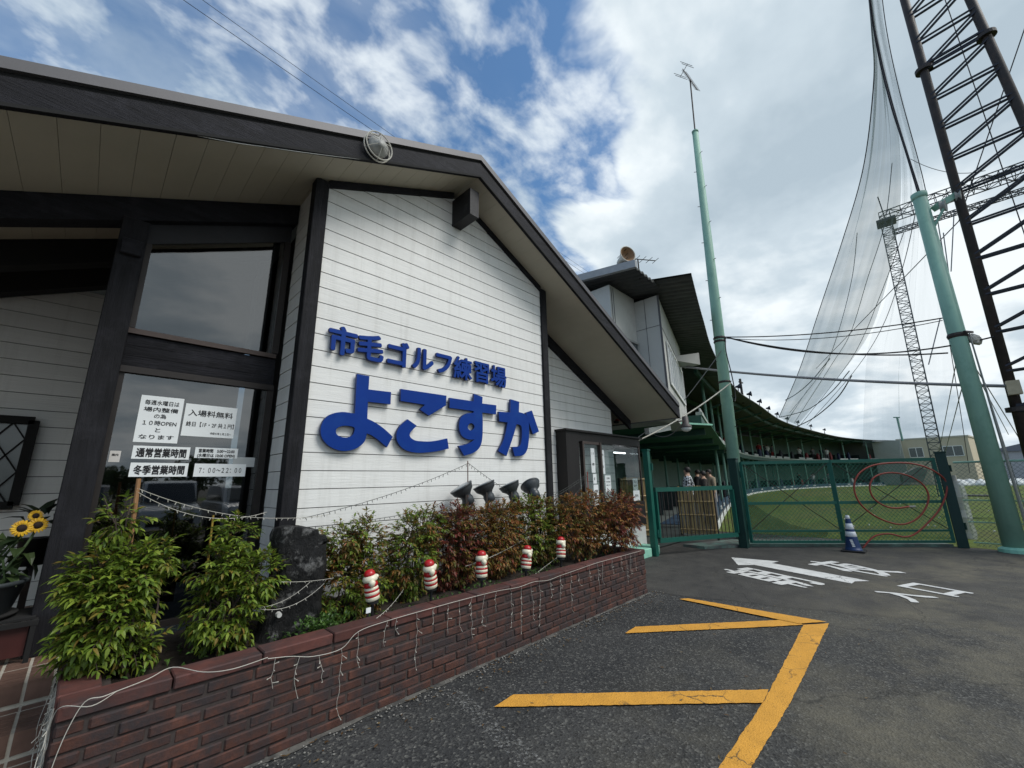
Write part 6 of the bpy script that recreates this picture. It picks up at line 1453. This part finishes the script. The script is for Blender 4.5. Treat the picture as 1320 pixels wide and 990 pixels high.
for k in range(34):
    p = Vector((-.42+r.uniform(-.22,.22),4.62+r.uniform(-.12,.15),.90+r.random()*.18)); d = rdir(r); d.z *= .3; leaf(g, p, d+Vector((0,-.3,.0)), Vector((0,0,1)), r.uniform(.08,.14), r.uniform(.05,.07), .6)
for k in range(7):
    b0_ = Vector((-.42+r.uniform(-.15,.15),4.66+r.uniform(-.08,.08),.83)); st_.path([b0_, b0_+Vector((r.uniform(-.08,.08),-.04,.2))], .007, 5)
st_.build('stems', mat('green_stem', (.05,.085,.03), .6, .2), sf_); g.build('leaves', ML, sf_)
for (h, rr_) in heads:
    ax = Vector((.25+r.uniform(-.2,.2),-1,.25)).normalized(); s1 = ax.cross(Vector((0,0,1))).normalized(); s2 = s1.cross(ax); g = MB()
    for k in range(34):
        a_ = 2*PI*k/17+(.1 if k > 16 else 0); q = s1*math.cos(a_)+s2*math.sin(a_); leaf(g, h+q*rr_*.45+ax*(.004 if k > 16 else 0), q+ax*(.1 if k > 16 else .0)+rdir(r)*.08, ax, rr_*.75, rr_*.30, .1)
    f_ = g.build('petals', MP, sf_); MB().lathe(h, [(rr_*.5,-.012),(rr_*.52,.006),(rr_*.4,.016),(0,.018)], 18, ax).build('seed_head', MD, f_, smooth=True)
bp = thing('flower_pot', 'small black pot with broad dark leaves behind the sunflowers', 'plant pot', (-.18,5.0,.38))
pc_ = Vector((-.20,5.0,.38)); MB().lathe(pc_+Z*.55, [(.07,0),(.10,.2),(.105,.2),(.09,.19)], 18).build('pot', M_BLACK, bp, smooth=True); MB().bar(pc_, pc_+Z*.56, .04).build('pedestal', M_STEEL, bp)
g = MB()
for k in range(14): d = rdir(r); d.z = abs(d.z)+.4; p = pc_+Z*.75; leaf(g, p+d*.09+Z*.05, d, Vector((0,0,1)), .13, .08, .6)
g.build('leaves', leafmat('deep_green_leaf', [(.010,.020,.010),(.018,.03,.014)]), bp)

# ------------------------------------------------------------------ people
SKIN, HAIR = mat('skin', (.42,.26,.18), .6, .05), mat('black_hair', (.012,.010,.010), .6, .2)
def person(label, loc, face, shirt, trousers, H=1.68, pose='stand', group=None, hat=None):
    """one skinned body; material per region by height"""
    t = thing('person', label, 'person', loc, group)
    k = H/1.7; arm = {'stand': ((.23,.02,1.12),(.25,.10,.88)), 'swing': ((.16,.26,1.22),(.02,.42,1.05)), 'lean': ((.24,.10,1.15),(.14,.30,1.0))}[pose]
    J = [(0,0,.95),(0,0,1.15),(0,0,1.38),(0,0,1.50),(0,.01,1.60),(.18,0,1.40),(-.18,0,1.40),arm[0],arm[1],(-arm[0][0],arm[0][1],arm[0][2]),(-arm[1][0],arm[1][1],arm[1][2]),(.10,0,.90),(.11,.03,.50),(.11,-.01,.08),(-.10,0,.90),(-.12,.02,.50),(-.13,-.01,.08),(.12,.13,.04),(-.14,.13,.04),(0,.02,1.66)]
    E_ = [(0,1),(1,2),(2,3),(3,4),(2,5),(2,6),(5,7),(7,8),(6,9),(9,10),(0,11),(11,12),(12,13),(0,14),(14,15),(15,16),(13,17),(16,18),(4,19)]
    Rd = [.20,.20,.215,.065,.10,.10,.10,.062,.045,.062,.045,.12,.08,.055,.12,.08,.055,.045,.045,.09]
    me = bpy.data.meshes.new('body'); me.from_pydata([Vector(q)*k for q in J], E_, []); o = bpy.data.objects.new('body', me); COL.objects.link(o)
    md = o.modifiers.new('s', 'SKIN'); md.use_smooth_shade = True; md.use_x_symmetry = False
    for v, rd_ in zip(me.skin_vertices[0].data, Rd): v.radius = (rd_*k*(.70 if rd_ > .19 else 1), rd_*k)
    me.skin_vertices[0].data[0].use_root = True
    sb = o.modifiers.new('u', 'SUBSURF'); sb.levels = 1; sb.render_levels = 1
    bpy.context.view_layer.update(); m2 = bpy.data.meshes.new_from_object(o.evaluated_get(bpy.context.evaluated_depsgraph_get())); bpy.data.objects.remove(o)
    rot = Matrix.Rotation(face, 3, 'Z')
    m2.materials.clear()
    for q in (SKIN, shirt, trousers, M_BLACK): m2.materials.append(q)
    for p in m2.polygons:
        z = p.center.z/k; hand = abs(p.center.x)/k > .0 and (Vector(p.center)/k-Vector(arm[1])).length < .13 or (Vector(p.center)/k-Vector((-arm[1][0],arm[1][1],arm[1][2]))).length < .13
        p.material_index = 0 if (z > 1.47 or hand) else (3 if z < .11 else (2 if z < .92 else 1))
    for v in m2.vertices: v.co = rot@v.co
    o = bpy.data.objects.new('body', m2); COL.objects.link(o); o.parent = t
    g = MB(); c = Vector(loc)+rot@(Vector((0,-.012,1.645))*k); g.lathe(c-Vector((0,0,.03)), [(.085*k,-.05*k),(.096*k,.0),(.094*k,.05*k),(.06*k,.10*k),(0,.12*k)], 14)
    g.build('hair' if not hat else 'cap', hat or HAIR, t, smooth=True); return t
def check_shirt():
    M = bpy.data.materials.new('checked_shirt'); M.use_nodes = True; N, L = M.node_tree.nodes, M.node_tree.links; c = N.new('ShaderNodeTexChecker'); t = N.new('ShaderNodeTexCoord'); mp = N.new('ShaderNodeMapping'); mp.inputs['Rotation'].default_value = (.3,.785,.6); L.new(t.outputs['Object'], mp.inputs[0]); L.new(mp.outputs[0], c.inputs['Vector']); c.inputs['Scale'].default_value = 17; c.inputs[1].default_value = (.75,.76,.78,1); c.inputs[2].default_value = (.015,.016,.02,1); L.new(c.outputs[0], N['Principled BSDF'].inputs['Base Color']); return M
cl2 = lambda nm, c_: mat(nm, c_, .85, .15, 12)
NAVY, BEI, WHI, RED, GRY, DKC = cl2('navy_cloth',(.015,.02,.045)), cl2('beige_cloth',(.30,.24,.17)), cl2('white_cloth',(.62,.62,.62)), cl2('red_cloth',(.30,.03,.03)), cl2('grey_cloth',(.14,.14,.15)), cl2('dark_cloth',(.02,.02,.022))
def gpt(x, y, D, z): p = at_d(x, y, D); return (p.x, p.y, z)
person('person in a black and white checked shirt seen from behind over the low gate', gpt(886,612,13.0,.12), math.radians(20), check_shirt(), NAVY, 1.66)
person('person in a dark patterned top beside the checked shirt', gpt(906,614,14.2,.12), math.radians(30), mat('dark_patterned_cloth', (.06,.05,.045), .8, .9, 60), DKC, 1.56)
person('person in a pale beige top standing left of the slender green pole', gpt(914,616,15.6,.12), math.radians(60), BEI, GRY, 1.62)
person('person in dark clothes farther back between the beige top and the patterned top', gpt(899,613,17.5,.12), math.radians(10), DKC, DKC, 1.65)
up = [('person in a red top on the upper deck nearest the slender green pole',979,584,33,RED,DKC),('person in a white top and dark trousers on the upper deck second from the pole',990,586,33.5,WHI,DKC),('person in black on the upper deck just left of the white top',985,585,34.2,DKC,DKC),('person in a red and grey outfit on the upper deck right of the white top',997,587,35,GRY,RED),('person in a white shirt standing midway along the upper deck',1031,588,44,WHI,DKC),('person bending over in grey midway along the upper deck',1049,590,47,GRY,DKC),('person in navy on the upper deck beside the bending golfer',1060,590,49.5,NAVY,DKC),('person in pale clothes on the upper deck farther right',1067,591,51,WHI,GRY)]
for lb, x, y, D, a_, b3 in up:
    p = at_d(x, y, D); 
    s_ = min(range(len(DECK)), key=lambda i: abs(DECK[i].x-p.x)); q = DECK[s_]+DN[s_]*1.0; dr = Vector((p.x,p.y,0)).normalized()
    # stand where the line of sight crosses the deck one metre in from its edge
    best = min((k for k in [i*.1 for i in range(200,700)]), key=lambda k: min(((dr*k)-(DECK[i]+DN[i]*1.0)).length for i in range(len(DECK))))
    person(lb, (dr.x*best, dr.y*best, ZD-.05), math.radians(-100+x % 50), a_, b3, 1.66, 'swing' if 'bending' in lb else 'lean')
lo = [('person swinging a club in a lower bay left of the gate centre bar',1048,618,46,WHI,GRY),('person in a dark top in a lower bay behind the mesh gate',1030,618,42,DKC,DKC),('person in grey in a lower bay farther right behind the mesh gate',1068,617,51,GRY,DKC)]
for lb, x, y, D, a_, b3 in lo:
    dr = at_d(x, y, D); dr = Vector((dr.x,dr.y,0)).normalized(); best = min((i*.1 for i in range(200,700)), key=lambda k: min(((dr*k)-(DECK[i]+DN[i]*1.0)).length for i in range(len(DECK))))
    person(lb, (dr.x*best, dr.y*best, .12), math.radians(-95), a_, b3, 1.68, 'swing')
bpy.context.view_layer.update()

# ------------------------------------------------------------------ car park behind the viewer, mirrored in the door glass
def car(label, loc, rz, col, H=1.55, L_=3.9, W_=1.62):
    t = thing('parked_car', label, 'car', (0,0,0), 'cars parked across from the clubhouse')
    paint = mat('car_paint_'+label.split()[0], col, .25, .03, 2, spec=.6); gl = mat('car_window_glass', (.012,.014,.016), .06, .05, spec=.9)
    def loft(prof, secs, nm, m_):
        g = MB(); n = len(prof); vs = []
        for y_, sx, sz in secs: vs += [(x*sx, y_*W_/2, .28+(z-.28)*sz) for x, z in prof]
        fs = [(i*n+j, i*n+(j+1) % n, (i+1)*n+(j+1) % n, (i+1)*n+j) for i in range(len(secs)-1) for j in range(n)]+[tuple(range(n)), tuple(range((len(secs)-1)*n, len(secs)*n))[::-1]]
        return g.add(vs, fs).build(nm, m_, t, smooth=False)
    a = L_/2
    loft([(-a,.30),(-a,.62),(-a+.06,.80),(-a+.75,.92),(-a+.95,.95),(a-.25,.98),(a-.04,.90),(a,.60),(a,.30)], [(-1,.97,.94),(-.94,1,1),(.94,1,1),(1,.97,.94)], 'body', paint)
    loft([(-a+.80,.93),(-a+1.45,H-.06),(-a+1.75,H),(a-.75,H),(a-.45,H-.06),(a-.15,.96)], [(-.90,.94,.99),(-.74,.97,1),(.74,.97,1),(.90,.94,.99)], 'cabin', paint)
    g = MB(); g.add([(-a+.86,-.66,.99),(-a+.86,.66,.99),(-a+1.42,.58,H-.10),(-a+1.42,-.58,H-.10)], [(0,1,2,3)]); g.v = [v+Vector((-.035,0,.02)) for v in g.v]; g.build('windscreen', gl, t)
    for s_ in (-1, 1):
        MB().prism([(-a+1.25,s_*.735*W_/1.62,1.0),(-a+1.6,s_*.66*W_/1.62,H-.12),(a-.8,s_*.66*W_/1.62,H-.12),(a-.45,s_*.735*W_/1.62,1.0)], (0,s_*.03,0)).build('side_window', gl, t)
        MB().prism([(-a-.012,s_*.42,.68),(-a-.012,s_*.70,.70),(-a+.04,s_*.70,.82),(-a+.04,s_*.42,.80)], (.05,0,0)).build('headlight', mat('headlight_glass', (.6,.62,.64), .1, .05, spec=.9), t)
        for x_ in (-a+.70, a-.70):
            w = MB().lathe((x_,s_*(W_/2-.12),.29), [(.18,-.09),(.28,-.09),(.29,-.05),(.29,.05),(.28,.09),(.18,.09)], 20, (0,1,0)).build('wheel', M_BLACK, t, smooth=True)
            MB().lathe((x_,s_*(W_/2-.05),.29), [(.19,-.03),(.18,.03),(.05,.04),(0,.045)], 16, (0,s_,0)).build('rim', M_GREYP, w, smooth=True)
    MB().box((-a-.015,-.55,.36),(-a+.01,.55,.52)).build('grille', M_BLACK, t); MB().box((-a-.022,-.165,.42),(-a-.016,.165,.50)).build('plate', M_WHITEP, t)
    t.location = loc; t.rotation_euler.z = rz; return t
car('white boxy small car parked across the yard, mirrored in the middle of the door glass', (2.0,-8.6,0), math.radians(-88), (.62,.63,.63), 1.68, 3.4, 1.48)
car('silver hatchback parked across the yard at the right of the door reflection', (4.1,-8.9,0), math.radians(-91), (.30,.31,.32), 1.50)
car('dark grey wagon parked across the yard at the left of the door reflection', (-.2,-9.0,0), math.radians(-90), (.06,.062,.068), 1.58, 4.2)
r = random.Random(91)
def far_tree(label, x, y, h, w_):
    t = thing('far_tree', label, 'tree', (x,y,0), 'trees beyond the car park'); MB().path([(x,y,0),(x+.1,y,h*.5),(x,y+.1,h*.8)], [.2,.14,.05], 7).build('trunk', M_STEM, t); g = MB()
    for k in range(1500):
        v = rdir(r)*(r.random()**.4); p = Vector((x+v.x*w_, y+v.y*w_, h*.62+v.z*h*.38))
        if noise.noise(p*.7) < -.12: continue
        leaf(g, p, rdir(r), rdir(r), .30, .24)
    g.build('crown', leafmat('far_tree_leaf', [(.03,.055,.018),(.06,.09,.025),(.045,.07,.02)]), t)
for i, (x, h, w_) in enumerate(((2,3.2,2.2),(7,4.2,2.6),(11,3.0,2.2),(-4,3.6,2.4),(16,4.2,2.8))): far_tree(['round tree straight across the car park','tallest tree across the car park','low tree right of the tallest one across the car park','tree at the left across the car park','broad tree farthest right across the car park'][i], x, -34-(i % 2)*3, h, w_)
bpy.context.view_layer.update()
